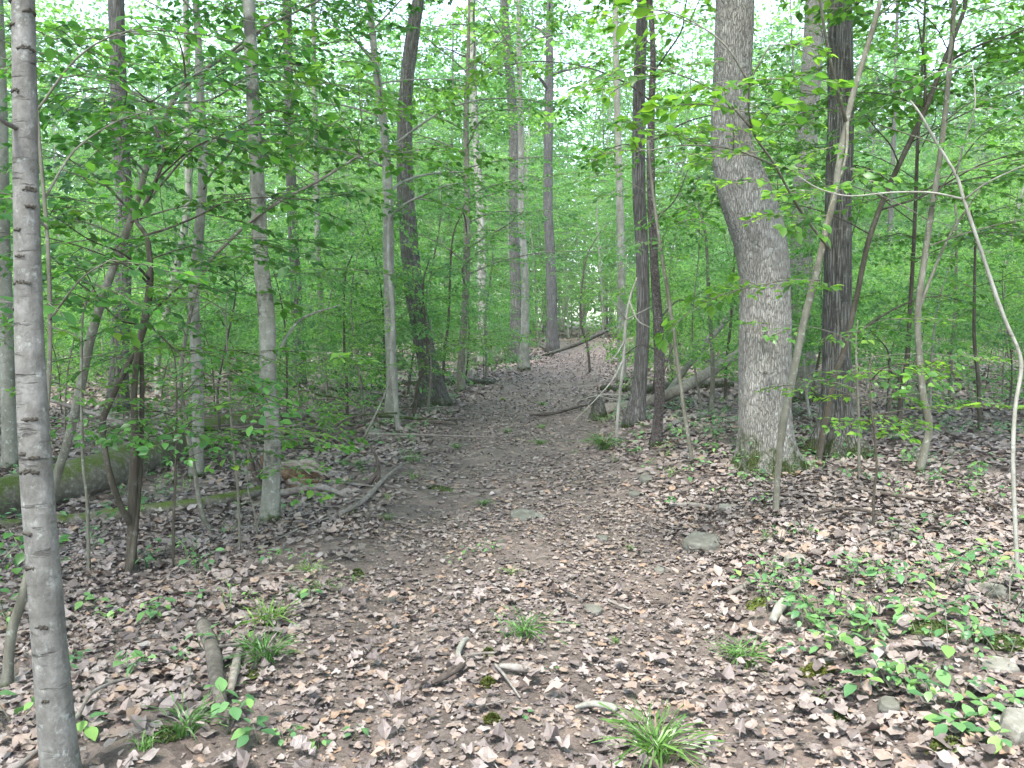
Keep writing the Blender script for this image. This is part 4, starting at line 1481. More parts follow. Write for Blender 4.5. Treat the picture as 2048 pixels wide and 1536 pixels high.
# ------------------------------------------------------------------ logs, branches, sticks
def log(name, pts, mat, label, cat='log', sides=18, relief=.08, sink=.35, ends=None, group=None, res=8):
    """a trunk lying on the ground: pixel points (px, py of its underside, width px) set on the terrain; (px,py,w,Y) hangs in the air"""
    c, r = [], []
    for q in pts:
        if len(q) == 4:
            p = P(q[0], q[1], q[3])
            rad = q[2] * q[3] / FPX / 2
        else:
            p = G(q[0], q[1])
            rad = q[2] * p[1] / FPX / 2
            p[2] += rad * (1 - sink) + (.03 if rad < .05 else 0)
        c.append(p)
        r.append(rad)
    cr = catmull(np.column_stack([c, np.array(r)]), res)
    sd = int(RNG.integers(999))
    v, f = tube(cr[:, :3], cr[:, 3].clip(.002), sides, lambda th, s: 1 + relief * fbm(np.cos(th) * 1.7 + 5, np.sin(th) * 1.7, s * 2.2 / max(.1, r[0] * 6), sd, 4))
    o0 = cr[0, :3]
    mb = MB()
    mb.add(v, f)
    o = link(name, mb.mesh(name, origin=o0), MATS[mat], loc=o0)
    tag(o, label, cat, group)
    return o, cr


def stub(parent, o0, pts, r0, r1, mat, name='branch'):
    c = catmull(np.asarray(pts), 4)
    v, f = tube(c, np.linspace(r0, r1, len(c)), 6)
    mb = MB()
    mb.add(v, f)
    link(name, mb.mesh(name, origin=o0), MATS[mat], parent)


def logs():
    o, cr = log('fallen_log', [(-160, 1068, 92), (60, 1014, 88), (200, 974, 84), (330, 925, 74), (440, 885, 64), (545, 856, 48)], 'mossy_log_bark',
                'big moss topped fallen log at left behind the saplings', sides=36, relief=.07, res=14)
    b = cr[-12, :3]
    for k in range(9):      # torn root and branch fan at its far end
        a = RNG.uniform(-.5, .7)
        L = RNG.uniform(.4, 1.1)
        e = cr[-1, :3] - np.array([.1, 0, 0])
        stub(o, cr[0, :3], [e, e + L * .5 * np.array([cos(a), -.2 * sin(a * 3), .05 + .15 * RNG.random()]), e + L * np.array([cos(a), -.45 * RNG.random(), -.02 + .2 * RNG.random()])], .022, .006, 'stick_wood')
    log('fallen_log', [(-60, 1068, 28), (130, 1050, 26), (330, 1026, 27), (440, 1010, 26), (545, 990, 22)], 'mossy_log_bark',
        'thinner green mossed log lying before the big mossy log', sides=20, relief=.12, res=12)
    log('fallen_branch', [(545, 1000, 14), (600, 992, 15), (640, 985, 14), (690, 1000, 9)], 'stick_wood', 'pale grey dead limb lying under the rotten stump', 'branch', sides=10)
    # broken rotten stump
    base = G(590, 985)
    st = thing('rotten_stump', base, 'orange brown splintered rotten stump behind the grey blotched trunk', 'stump')
    g = np.random.default_rng(5)
    pieces = [([(566, 948), (592, 944), (616, 958), (640, 978)], [.05, .075, .05, .012], 'rotten_wood', 'core')]
    for k in range(20):
        x0, y0 = g.uniform(562, 600), g.uniform(925, 972)
        x1, y1 = g.uniform(612, 660), y0 + g.uniform(8, 34)
        pieces.append(([(x0, y0), (x0 * .6 + x1 * .4, y0 * .6 + y1 * .4 - g.uniform(2, 12)), (x1, min(y1, 984))], [g.uniform(.012, .03), g.uniform(.014, .03), .003],
                       ['rotten_wood', 'bare_log_wood', 'rotten_wood'][k % 3], 'splinter'))
    for k in range(9):
        x0 = g.uniform(498, 528)
        pieces.append(([(x0, g.uniform(898, 925)), (x0 + g.uniform(2, 14), 942), (x0 + g.uniform(20, 42), 982)], [.004, g.uniform(.014, .028), .035],
                       ['dark_stick_wood', 'rotten_wood', 'stick_wood'][k % 3], 'splinter'))
    Y = base[1]
    for pts, r, m, nm in pieces:
        dy = g.uniform(-.09, .05) if nm == 'splinter' else 0.0
        pp = catmull(np.column_stack([[P(a, b_, Y + dy) for a, b_ in pts], r]), 6)
        v, f = tube(pp[:, :3], pp[:, 3], 8, lambda th, s: 1 + .4 * fbm(np.cos(th) * 2.5 + 3, np.sin(th) * 2.5, s * 3, 8, 3))
        mb = MB()
        mb.add(v, f)
        link(nm, mb.mesh(nm, origin=base), MATS[m], st)
    stub(st, base, [P(640, 985, Y), P(648, 950, Y), P(636, 930, Y)], .012, .004, 'stick_wood')
    # right of the trail
    o, cr = log('fallen_log', [(1210, 830, 26), (1290, 815, 25), (1360, 778, 22, 12.6), (1430, 737, 20, 13.4), (1500, 694, 19, 14.2)], 'bare_log_wood',
                'long pale barkless log resting up behind the huge oak', sides=20, relief=.06)
    st = Tree('stump', [(1198, 838, 30), (1197, 812, 25), (1192, 798, 22), (1186, 788, 12)], 'small broken dark stump at the end of the pale log', 'dark_bark', 'stump', sides=14, relief=.3, flare=.5, roots=4)
    st.px_branch([(1190, 796, st.Y), (1172, 794, st.Y), (1160, 800, st.Y - .1)], 8, 3)
    log('fallen_log', [(1205, 783, 17), (1290, 786, 19), (1380, 778, 22), (1465, 776, 15)], 'dark_bark', 'dark rotting log behind the pale barkless log', sides=14, relief=.15)
    log('fallen_log', [(560, 772, 10), (700, 785, 12), (850, 772, 14), (975, 770, 12)], 'dark_bark', 'thin dark log lying across behind the shaggy leaning tree', sides=12, relief=.15)
    log('fallen_log', [(890, 768, 16), (940, 770, 16), (988, 768, 12)], 'brown_bark', 'short broken log end at the left trail edge near the bend', sides=12, relief=.2)
    log('leaning_dead_trunk', [(1085, 712, 6, 31), (1150, 690, 8, 30), (1200, 668, 8, 29), (1245, 648, 7, 28)], 'dark_bark', 'dark dead pole leaning across the far end of the trail', 'dead tree', sides=8)
    log('fallen_branch', [(940, 722, 8), (985, 728, 9), (1040, 712, 5)], 'dark_stick_wood', 'dark branch on the ground before the bend trees', 'branch', sides=8)
    log('leaning_dead_trunk', [(1325, 800, 12, 13), (1400, 700, 14, 15), (1480, 610, 14, 17), (1540, 560, 12, 19)], 'stem_bark', 'mossy dead trunk leaning up behind the huge oak', 'dead tree', sides=10)
    log('fallen_branch', [(1326, 866, 11), (1370, 846, 12), (1410, 836, 11)], 'stick_wood', 'grey limb lying between bumpy stem and huge oak', 'branch', sides=8)
    log('fallen_branch', [(1060, 836, 5), (1110, 832, 7), (1160, 818, 5), (1200, 812, 3)], 'dark_stick_wood', 'dark crooked stick lying across the mid trail', 'branch', sides=7)
    log('fallen_branch', [(845, 850, 8), (880, 852, 8), (915, 855, 4)], 'dark_stick_wood', 'dark short stick below the shaggy leaning tree', 'branch', sides=7)
    log('fallen_branch', [(680, 1040, 10), (730, 1010, 10), (768, 968, 9), (805, 938, 6)], 'stick_wood', 'long pale stick pointing up the trail at left', 'branch', sides=8)
    log('fallen_branch', [(560, 1085, 3), (620, 1058, 4), (690, 1035, 4)], 'stick_wood', 'thin stick below the long pale stick', 'branch', sides=6)
    log('fallen_branch', [(566, 968, 9), (640, 962, 6, 7.4), (720, 970, 4, 7.0), (800, 975, 3, 6.8)], 'stick_wood', 'thin pale branch reaching right from the rotten stump', 'branch', sides=7)
    log('fallen_branch', [(405, 1268, 26), (425, 1320, 31), (435, 1390, 30), (445, 1440, 24)], 'limb_bark', 'thick mossy broken limb on the ground at lower left', 'branch', sides=16, relief=.1, res=10)
    log('fallen_branch', [(480, 1320, 16), (470, 1360, 20), (462, 1400, 14)], 'bare_log_wood', 'short splintered wood chunk right of the thick broken limb', 'branch', sides=10, relief=.2)
    log('fallen_branch', [(20, 1545, 12, 2.35), (90, 1490, 10, 2.5), (150, 1440, 9, 2.7), (185, 1385, 8, 3.0), (250, 1358, 7, 3.2), (300, 1355, 6, 3.25), (352, 1368, 5, 3.3)], 'stick_wood',
        'long thin arching twig crossing in front of the foreground trunk', 'branch', sides=8)
    log('fallen_branch', [(380, 1345, 6, 3.35), (420, 1300, 8, 3.4), (470, 1290, 8, 3.5), (510, 1288, 7, 3.6)], 'stick_wood', 'bent grey twig propped over the thick broken limb', 'branch', sides=8)
    log('fallen_branch', [(372, 1420, 9, 3.05), (378, 1370, 9, 3.15), (381, 1335, 8, 3.25)], 'stick_wood', 'upright snapped twig left of the thick broken limb', 'branch', sides=8)
    log('fallen_branch', [(864, 1384, 8), (890, 1372, 12), (920, 1352, 13), (928, 1335, 10)], 'dark_stick_wood', 'dark curved stick at the centre of the near trail', 'branch', sides=9)
    log('fallen_branch', [(916, 1342, 9), (918, 1318, 12), (928, 1300, 11), (936, 1292, 7)], 'pale_stem_bark', 'short bleached forked twig on the near trail', 'branch', sides=8)
    log('fallen_branch', [(925, 1330, 6), (955, 1323, 6), (990, 1322, 5)], 'stick_wood', 'thin twig running right from the bleached forked twig', 'branch', sides=7)
    log('fallen_branch', [(990, 1345, 7), (1012, 1372, 6), (1040, 1412, 4)], 'stick_wood', 'straight thin twig pointing at the viewer on the near trail', 'branch', sides=7)
    log('fallen_branch', [(1000, 1350, 13), (1040, 1355, 15), (1075, 1360, 8)], 'stick_wood', 'stubby grey stick beside the straight thin twig', 'branch', sides=9)
    log('fallen_branch', [(1150, 1432, 7), (1185, 1428, 14), (1222, 1434, 15), (1232, 1440, 13)], 'pale_stem_bark', 'bleached claw shaped twig near the front grass tuft', 'branch', sides=9)
    log('fallen_branch', [(1545, 1258, 16), (1558, 1238, 22), (1572, 1218, 21)], 'pale_stem_bark', 'thick whitish broken stick among the seedlings', 'branch', sides=10)
    log('fallen_branch', [(1455, 1204, 10), (1480, 1190, 12), (1502, 1176, 9)], 'stick_wood', 'short tan stick left of the seedling patch', 'branch', sides=8)
    log('fallen_branch', [(1340, 1020, 8), (1385, 1022, 11), (1425, 1026, 8)], 'stick_wood', 'grey stick above the flat mossy stone', 'branch', sides=8)
    log('fallen_branch', [(1575, 885, 8, 7.2), (1610, 925, 13, 6.9), (1640, 965, 13, 6.5), (1660, 1005, 12, 6.2), (1668, 1030, 10)], 'stick_wood', 'crooked dead limb propped against the huge oak roots', 'branch', sides=9)
    log('fallen_branch', [(1610, 1042, 6), (1700, 1028, 7), (1800, 1052, 5)], 'dark_stick_wood', 'long dark stick lying right of the front sapling foot', 'branch', sides=7)
    log('fallen_branch', [(1700, 985, 8), (1780, 1000, 8), (1880, 1012, 5)], 'dark_stick_wood', 'dark stick on the floor right of the oak roots', 'branch', sides=7)
    log('fallen_branch', [(1700, 1110, 5), (1800, 1072, 6), (1890, 1130, 4)], 'stick_wood', 'thin curved stick behind the seedling patch', 'branch', sides=7)
    log('fallen_branch', [(1270, 1222, 5), (1310, 1218, 6), (1340, 1220, 5)], 'dark_stick_wood', 'short dark stick right of the middle grass tuft', 'branch', sides=7)
    log('fallen_branch', [(1215, 1212, 5), (1240, 1225, 6), (1262, 1230, 4)], 'stick_wood', 'short grey stick by the little slate stone', 'branch', sides=7)
    log('fallen_branch', [(1740, 960, 8), (1742, 940, 9, 7.3), (1745, 920, 7, 7.3)], 'pale_stem_bark', 'tiny white upright snag right of the oak roots', 'branch', sides=7)
    log('fallen_branch', [(420, 772, 6, 13), (460, 758, 9, 13), (520, 735, 9, 13)], 'bare_log_wood', 'pale broken branch propped behind the grey blotched trunk', 'branch', sides=8)
    log('fallen_branch', [(100, 800, 8, 10), (180, 825, 9, 10), (250, 848, 7, 9.8)], 'stick_wood', 'pale branch above the big mossy log at left', 'branch', sides=8)
    # brush pile behind the big mossy log
    for k in range(46):
        x = RNG.uniform(-5.2, -1.4)
        y = RNG.uniform(8.5, 14)
        L = RNG.uniform(.6, 2.2)
        a = RNG.uniform(0, 2 * pi)
        z = float(H(x, y)) + RNG.uniform(.03, .4)
        p = np.array([x, y, z])
        d = np.array([cos(a), sin(a) * .5, RNG.normal(0, .16)])
        m = p + d * L * .5 + RNG.normal(0, .05, 3)
        e = p + d * L + RNG.normal(0, .12, 3)
        for q in (m, e):
            q[2] = max(q[2], float(H(q[0], q[1])) + .02)
        c = catmull(np.array([p, m, e]), 4)
        v, f = tube(c, np.linspace(RNG.uniform(.008, .028), .004, len(c)), 6)
        mb = MB()
        mb.add(v, f)
        o = link('dead_branch', mb.mesh('dead_branch', origin=p), MATS[['stick_wood', 'dark_stick_wood', 'stem_bark'][k % 3]], loc=p)
        tag(o, '%s %s brush branch %s' % ('long' if L > 1.3 else 'short', ['grey', 'dark', 'olive'][k % 3], between(x, y)), 'branch', 'dead branches in the brush tangle')
    # dark twisted stalk left of the trail
    b = G(752, 972)
    t = thing('dead_stalk', b, 'dark twisted dead stalk standing left of the trail', 'dead stalk')
    Y = b[1]
    stub(t, b, [b, P(757, 950, Y), P(756, 925, Y), P(748, 905, Y), P(740, 890, Y)], .024, .008, 'dark_stick_wood', 'stem')
    stub(t, b, [P(738, 968, Y), P(746, 955, Y), P(756, 945, Y)], .03, .02, 'dark_stick_wood', 'stub')


logs()


def stone(px, py, w, h, label, mat='stone', depth=None, seed=0, tilt=0.0):
    """an angular slab standing on its lower edge at (px, py)"""
    g = G(px, py)
    Y = g[1]
    W = w * Y / FPX
    Hh = max(.02, h * Y / FPX * .5)
    D = depth or W * .75
    rng = np.random.default_rng(seed)
    n = int(rng.integers(6, 8))
    th = (np.arange(n) + rng.uniform(-.3, .3, n)) * 2 * pi / n
    rad = .8 + .35 * rng.random(n)
    v = []
    rings = [(-.4, 1.04), (.15, 1.05), (.8, .99), (1.0, .88)]
    for z, s in rings:
        for a, q in zip(th, rad):
            v.append((cos(a) * W / 2 * q * s, sin(a) * D / 2 * q * s, z * Hh + rng.normal(0, .03) * Hh))
    v.append((0, 0, Hh * 1.0))
    f = []
    for i in range(len(rings) - 1):
        for j in range(n):
            k = (j + 1) % n
            f.append((i * n + j, i * n + k, (i + 1) * n + k, (i + 1) * n + j))
    t = [(3 * n + j, 3 * n + (j + 1) % n, len(v) - 1) for j in range(n)]
    mb = MB()
    mb.add(v, [np.array(f), np.array(t)])
    o = link('stone', mb.mesh('stone', smooth=False), MATS[mat], loc=g)
    o.rotation_euler = (rng.uniform(.12, .38), rng.uniform(-.15, .15), rng.uniform(-.3, .3))
    o.location.z += Hh * .12 + .01
    bv = o.modifiers.new('bevel', 'BEVEL')
    bv.width = .004
    bv.segments = 1
    tag(o, label, 'stone')


for i, a in enumerate([
        (1053, 1036, 76, 8, 'flat grey slab set level in the middle of the trail', 'stone_dark', .22),
        (1402, 1096, 78, 34, 'tilted grey green flat stone at the right trail edge', 'stone_dark', .22),
        (1778, 1420, 52, 26, 'small bluish grey stone under the front seedlings', 'stone_dark'),
        (2040, 1470, 120, 60, 'large rounded grey boulder at the lower right corner', 'stone'),
        (1448, 1026, 32, 24, 'tan stone above the tilted flat stone', 'stone'),
        (1590, 1130, 50, 26, 'pinkish grey stone at the back of the seedling patch', 'stone'),
        (1596, 1228, 30, 26, 'light round stone beside the whitish stick', 'stone'),
        (1650, 1088, 24, 14, 'little grey stone behind the seedling patch', 'stone_dark'),
        (1292, 966, 34, 18, 'flat dark stone on the right trail verge', 'stone_dark'),
        (1268, 992, 28, 10, 'thin grey stone below the flat dark stone', 'stone_dark'),
        (1185, 1228, 40, 18, 'small slate stone right of the middle grass tuft', 'stone_dark'),
        (782, 1204, 22, 18, 'tiny grey stone in the left wheel rut', 'stone_dark'),
        (748, 872, 34, 14, 'pale flat stone beside the twisted stalk', 'stone'),
        (1205, 1082, 26, 10, 'low grey stone sunk in the trail centre right', 'stone_dark'),
        (1318, 1148, 24, 16, 'small standing grey stone right of the trail', 'stone_dark'),
        (2000, 1340, 70, 20, 'low flat stone behind the boulder at right', 'stone'),
        (1985, 1190, 60, 18, 'flat grey stone under leaves near the right edge', 'stone_dark'),
        (1290, 955, 14, 10, 'pebble beside the flat dark verge stone', 'stone')]):
    stone(a[0], a[1], a[2], a[3], a[4], a[5], a[6] if len(a) > 6 else None, seed=i + 3)

# ------------------------------------------------------------------ grass tufts, seedlings, moss
def blade(L, w, az, lean, curve, n=5):
    t = np.linspace(0, 1, n)
    out = lean * t + curve * t ** 2
    up = t * np.cos(np.clip(lean, 0, 1.2)) - curve * .72 * t ** 2.4
    d = np.array([cos(az), sin(az)])
    c = np.column_stack([d[0] * out * L, d[1] * out * L, up * L])
    s = np.array([-d[1], d[0], 0]) * w / 2
    ww = (1 - t ** 1.6)[:, None] + .02
    return np.vstack([c - s * ww, c + s * ww]), n


def tuft(px, py, wpx, nb, label, tall=1.0, group=None, w=.006):
    g = G(px, py)
    R = wpx * g[1] / FPX / 2
    mb, dead = MB(), MB()
    for k in range(nb):
        L = R * RNG.uniform(.6, 1.25) * tall * 1.15
        az = RNG.random() * 2 * pi
        v, n = blade(L, w * RNG.uniform(.7, 1.3), az, RNG.uniform(.05, .55), RNG.uniform(.25, .95), 7)
        v[:, :2] += RNG.normal(0, R * .17, 2)
        q = np.array([(i, i + 1, n + i + 1, n + i) for i in range(n - 1)])
        v += np.random.default_rng(k).normal(0, L * .012, v.shape)
        (dead if k % 7 == 3 else mb).add(v, q, RNG.random() * .9)
    t = thing('grass_tuft', g, label, 'grass tuft', group)
    o = link('blades', mb.mesh('blades'), MATS['grass_blade'], t)
    o['kind'] = 'stuff'
    o = link('dry_blades', dead.mesh('dry_blades'), MATS['dead_leaf'], t)
    o['kind'] = 'stuff'


for a in [(1048, 1275, 140, 60, 'drooping bright grass tuft in the middle of the near trail', .8),
          (1315, 1520, 135, 100, 'biggest grass tuft at the bottom edge of the picture', 1.45),
          (530, 1330, 110, 90, 'dense bright grass tuft right of the thick broken limb', 1.2),
          (540, 1250, 120, 70, 'grass tuft behind the dense one on the left verge', .9),
          (510, 1300, 80, 40, 'thin grass tuft between the two left verge tufts', .9),
          (620, 1150, 80, 40, 'small grass tuft higher up the left verge', .8),
          (600, 1200, 70, 30, 'sparse grass tuft on the left verge', .9),
          (370, 1475, 110, 34, 'tall sparse grass tuft left of the lower left seedling', 1.6),
          (290, 1500, 90, 24, 'short ragged grass tuft near the foreground trunk', .8),
          (1485, 1325, 150, 70, 'drooping grass tuft on the right bank edge', .7),
          (1080, 890, 34, 60, 'round green grass tuft far up the trail', .9),
          (1082, 858, 26, 40, 'round grass tuft just beyond the other on the trail', .9),
          (1015, 868, 26, 30, 'small grass tuft left of the two round tufts', 1.2),
          (912, 898, 32, 50, 'grass tuft on the left side of the mid trail', .9),
          (1208, 900, 60, 90, 'tall grass clump on the right verge below the snag', 1.3),
          (965, 1012, 30, 50, 'small upright grass tuft left of the flat slab', 1.1),
          (772, 1040, 40, 40, 'thin grass tuft left of the trail by the long pale stick', .8),
          (1083, 810, 34, 40, 'low grass patch on the far trail', .6),
          (1005, 800, 26, 30, 'low grass patch at the far left of the trail', .6),
          (1022, 1150, 40, 14, 'few thin blades above the middle grass tuft', 1.0),
          (1258, 1100, 36, 24, 'small grass tuft left of the tilted flat stone', .7),
          (1232, 1285, 40, 14, 'tiny grass tuft in the leaf heap', .8),
          (825, 925, 60, 50, 'low grass beside the trail at left', .7),
          (720, 935, 80, 60, 'low wide grass patch by the twisted stalk', .5),
          (1150, 905, 24, 20, 'tiny grass patch near the far tufts', .6),
          (1640, 1400, 60, 16, 'sparse blades below the seedling patch', 1.0)]:
    tuft(a[0], a[1], a[2], int(a[3] * 1.6), a[4], a[5], w=.0046 if a[1] > 1100 else .006)


def seedling(px, py, hpx, nl, label, size=.07, mat='seedling_leaf', group=None, whorl=False, g=None, simple=False, stems=1, spread=1.0):
    g = G(px, py) if g is None else g
    h = hpx * g[1] / FPX
    if simple:
        h = RNG.uniform(.03, .16)
    t = thing('seedling', g, label, 'seedling', group)
    if simple:
        mb = MB()
    for s_ in range(stems):
        a0 = RNG.random() * 6
        tip = np.array([RNG.normal(0, .18) * h, RNG.normal(0, .12) * h, h * RNG.uniform(.75, 1.0)])
        if stems > 1:
            tip[:2] += np.array([cos(s_ * 2.4), sin(s_ * 2.4)]) * h * .55 * spread
        c = catmull(np.array([[0, 0, -.02], tip * .5 + RNG.normal(0, .01, 3), tip]), 4)
        v, f = tube(c, np.linspace(.0032, .0015, len(c)), 5)
        if simple:
            mb.add(v, f, 0)
        else:
            m2 = MB()
            m2.add(v, f)
            link('stem', m2.mesh('stem'), MATS['stem_bark'], t)
        n = max(3, nl // stems)
        O, A, Pi, S = [], [], [], []
        for k in range(n):
            u = 1 - (k / n) * (.15 if whorl else .55)
            p = np.array([np.interp(u, np.linspace(0, 1, len(c)), c[:, i]) for i in range(3)])
            az = a0 + (k * 2 * pi / n if whorl else k * 2.4) + RNG.normal(0, .3)
            off = .012 + .025 * (k / n)
            O.append(p + off * np.array([cos(az), sin(az), .1]))
            A.append(az)
            Pi.append(RNG.normal(-.15, .28))
            S.append(size * .78 * RNG.uniform(.6, 1.2) * (.8 if k == 0 else 1))
        R = frames(np.array(A), np.array(Pi), RNG.normal(0, .2, n))
        O, S = np.array(O), np.array(S)
        if simple:
            stamp(mb, L_MED, O, R, S, RNG.random(n))
        else:
            for j in range(n):
                M = Matrix.Identity(4)
                for a in range(3):
                    for b in range(3):
                        M[a][b] = R[j, a, b] * S[j]
                    M[a][3] = O[j, a]
                link('leaf', LEAF_ME[(mat, j % 4)], parent=t, matrix=M)
    if simple:
        link('foliage', mb.mesh('foliage'), MATS[mat], t)['kind'] = 'stuff'


S_NAMED = [
    (1530, 1205, 60, 12, 'light green seedling at the left tip of the seedling patch', .065, 3),
    (1590, 1190, 55, 12, 'low green seedling by the pinkish grey stone', .065, 3),
    (1625, 1250, 50, 8, 'seedling with three broad leaves beside the light round stone', .085, 1),
    (1690, 1165, 60, 16, 'bushy seedling right of the pinkish grey stone', .06, 4),
    (1660, 1320, 60, 12, 'wide leaved seedling in the middle of the patch', .08, 2),
    (1710, 1330, 70, 8, 'seedling right of the wide leaved one', .085, 2),
    (1605, 1320, 40, 7, 'small seedling left of the wide leaved one', .06, 1),
    (1720, 1400, 90, 8, 'bluish green seedling leaning over the small bluish stone', .095, 1),
    (1790, 1385, 70, 10, 'broad leaved seedling above the small bluish stone', .09, 2),
    (1850, 1385, 70, 8, 'seedling at the right of the small bluish stone', .085, 2),
    (1880, 1340, 130, 8, 'tall thin seedling with a reddish stem', .08, 1),
    (1805, 1260, 60, 8, 'seedling behind the tall reddish stemmed one', .075, 1),
    (1900, 1440, 70, 12, 'yellowish green seedling at lower right', .085, 2),
    (1910, 1475, 40, 9, 'low yellowish seedling beside the green mound', .08, 1),
    (1985, 1440, 50, 8, 'yellowish seedling over the rounded boulder', .085, 1),
    (1985, 1505, 40, 6, 'star shaped seedling at the lower right corner', .07, 1),
    (1880, 1175, 110, 18, 'tall leafy seedling before the pale forked sapling', .085, 3),
    (1955, 1200, 110, 22, 'dense leafy seedling at the foot of the pale forked sapling', .08, 4),
    (2020, 1230, 110, 20, 'dense leafy seedling cut by the right edge', .08, 4),
    (1820, 1190, 60, 12, 'low seedling left of the tall leafy one', .07, 2),
    (1965, 1300, 50, 8, 'seedling above the flat stone at right', .075, 2),
    (1760, 1230, 50, 10, 'low spreading seedling in the patch centre', .06, 3),
    (1560, 1085, 40, 10, 'dark small seedling by the front sapling foot', .045, 3),
    (1610, 1080, 36, 9, 'feathery low seedling right of the front sapling', .045, 3),
    (1500, 990, 60, 14, 'seedling climbing before the left root of the oak', .055, 3),
    (1470, 950, 70, 16, 'leafy seedling against the left foot of the oak', .055, 4),
    (1440, 1000, 30, 7, 'small bright seedling on the right trail verge', .045, 2),
    (1530, 1020, 30, 8, 'low seedling left of the front sapling foot', .055, 2),
    (1790, 1085, 50, 9, 'flat topped seedling right of the thin curved stick', .08, 2),
    (1880, 1070, 46, 8, 'round leaved seedling behind the tall leafy one', .08, 2),
    (1720, 900, 100, 18, 'tall seedling with pale leaves beside the dark trunk', .09, 3),
    (1790, 1000, 40, 8, 'small seedling right of the oak roots', .07, 2),
    (1985, 1010, 40, 8, 'small seedling near the right edge halfway up', .08, 2),
    (300, 1245, 46, 22, 'broad leaved seedling on the left floor by the foreground trunk', .075, 4),
    (215, 1240, 30, 8, 'low seedling touching the foreground trunk', .075, 2),
    (395, 1205, 26, 5, 'three leaved seedling right of the broad leaved one', .06, 1),
    (455, 1470, 96, 16, 'bright yellow green seedling at the foot of the broken limb', .075, 3),
    (520, 1490, 60, 8, 'bright seedling right of the yellow green one', .08, 1),
    (570, 1490, 40, 9, 'serrated low seedling at lower left', .055, 2),
    (640, 1500, 24, 6, 'tiny seedling at the bottom edge left of the trail', .045, 1),
    (700, 1480, 36, 6, 'small bright seedling at the left of the near trail', .05, 1),
    (165, 1470, 50, 6, 'two leaved seedling right of the foreground trunk foot', .10, 1),
    (30, 1450, 70, 8, 'seedling at the bottom left corner', .09, 2),
    (625, 1205, 30, 6, 'light green seedling on the left verge', .07, 1),
    (540, 1130, 40, 12, 'low leafy seedling above the left verge tufts', .06, 3),
    (600, 1130, 30, 8, 'tiny leafy seedling on the left verge', .05, 2),
    (320, 1120, 50, 9, 'seedling with cupped leaves right of the twisted sapling', .07, 2),
    (940, 1115, 24, 8, 'small round leaved seedling in the trail centre', .04, 2),
    (985, 1108, 34, 12, 'clover like seedling patch in the trail centre', .04, 3),
    (908, 1128, 18, 6, 'tiny pale seedling left of the clover like patch', .04, 1),
    (1050, 1440, 14, 5, 'tiny pale green seedling on the near trail', .035, 1),
    (1095, 1345, 14, 4, 'single two leaved sprout right of the stubby stick', .04, 1),
    (560, 1030, 34, 10, 'seedling at the foot of the grey blotched trunk', .06, 2),
    (455, 1075, 30, 9, 'low seedling left of the grey blotched trunk', .06, 2),
    (20, 1250, 150, 24, 'dense dark leafy seedling at the left edge', .09, 4),
    (60, 1180, 120, 20, 'dark leafy seedling behind the foreground trunk', .09, 4),
    (1380, 950, 24, 8, 'small seedling at the foot of the thin pale sapling', .04, 2),
    (1318, 905, 26, 10, 'seedling hugging the foot of the bumpy stem', .045, 2),
    (890, 818, 34, 12, 'leafy seedling at the foot of the shaggy leaning tree', .06, 3),
    (500, 905, 36, 9, 'seedling with pale leaves before the big mossy log', .065, 2)]
for (x, y, h, nl, lab, sz, st) in S_NAMED:
    seedling(x, y, h, nl, lab, sz, 'near_leaf' if 'dark' in lab else 'seedling_leaf', stems=st)


def patch_fill():
    """the rest of the seedling patch on the right bank"""
    looks = [('low pale', .05), ('broad leaved', .085), ('small leaved', .045), ('low wide', .07)]
    for i in range(50):
        px = RNG.uniform(1500, 2048)
        lo = 1130 + max(0, 1700 - px) * .12
        py = RNG.uniform(lo, min(1480, 1210 + (px - 1500) * .62))
        nm, sz = looks[i % 4]
        g = G(px, py)
        seedling(px, py, RNG.uniform(35, 75), int(RNG.integers(6, 13)), '%s seedling in the right bank patch by %s' % (nm, nearest(g[0], g[1])), sz * RNG.uniform(.7, .95),
                 group='seedlings of the right bank patch', stems=int(RNG.integers(1, 4)))


def verge_tufts():
    for i in range(34):
        y = RNG.uniform(3.4, 13)
        sd = -1 if i % 3 else 1
        x = float(path_x(y)) + sd * (float(path_half(y)) + RNG.uniform(-.15, .55))
        px, py = to_px(on_ground(x, y))
        side = 'left' if sd < 0 else 'right'
        tuft(float(px), float(py), RNG.uniform(40, 80) * 5 / y, int(RNG.integers(8, 26)), 'low grass on the %s verge by %s' % (side, nearest(x, y)), RNG.uniform(.7, 1.1), 'low grass tufts along the trail verges', w=.005)


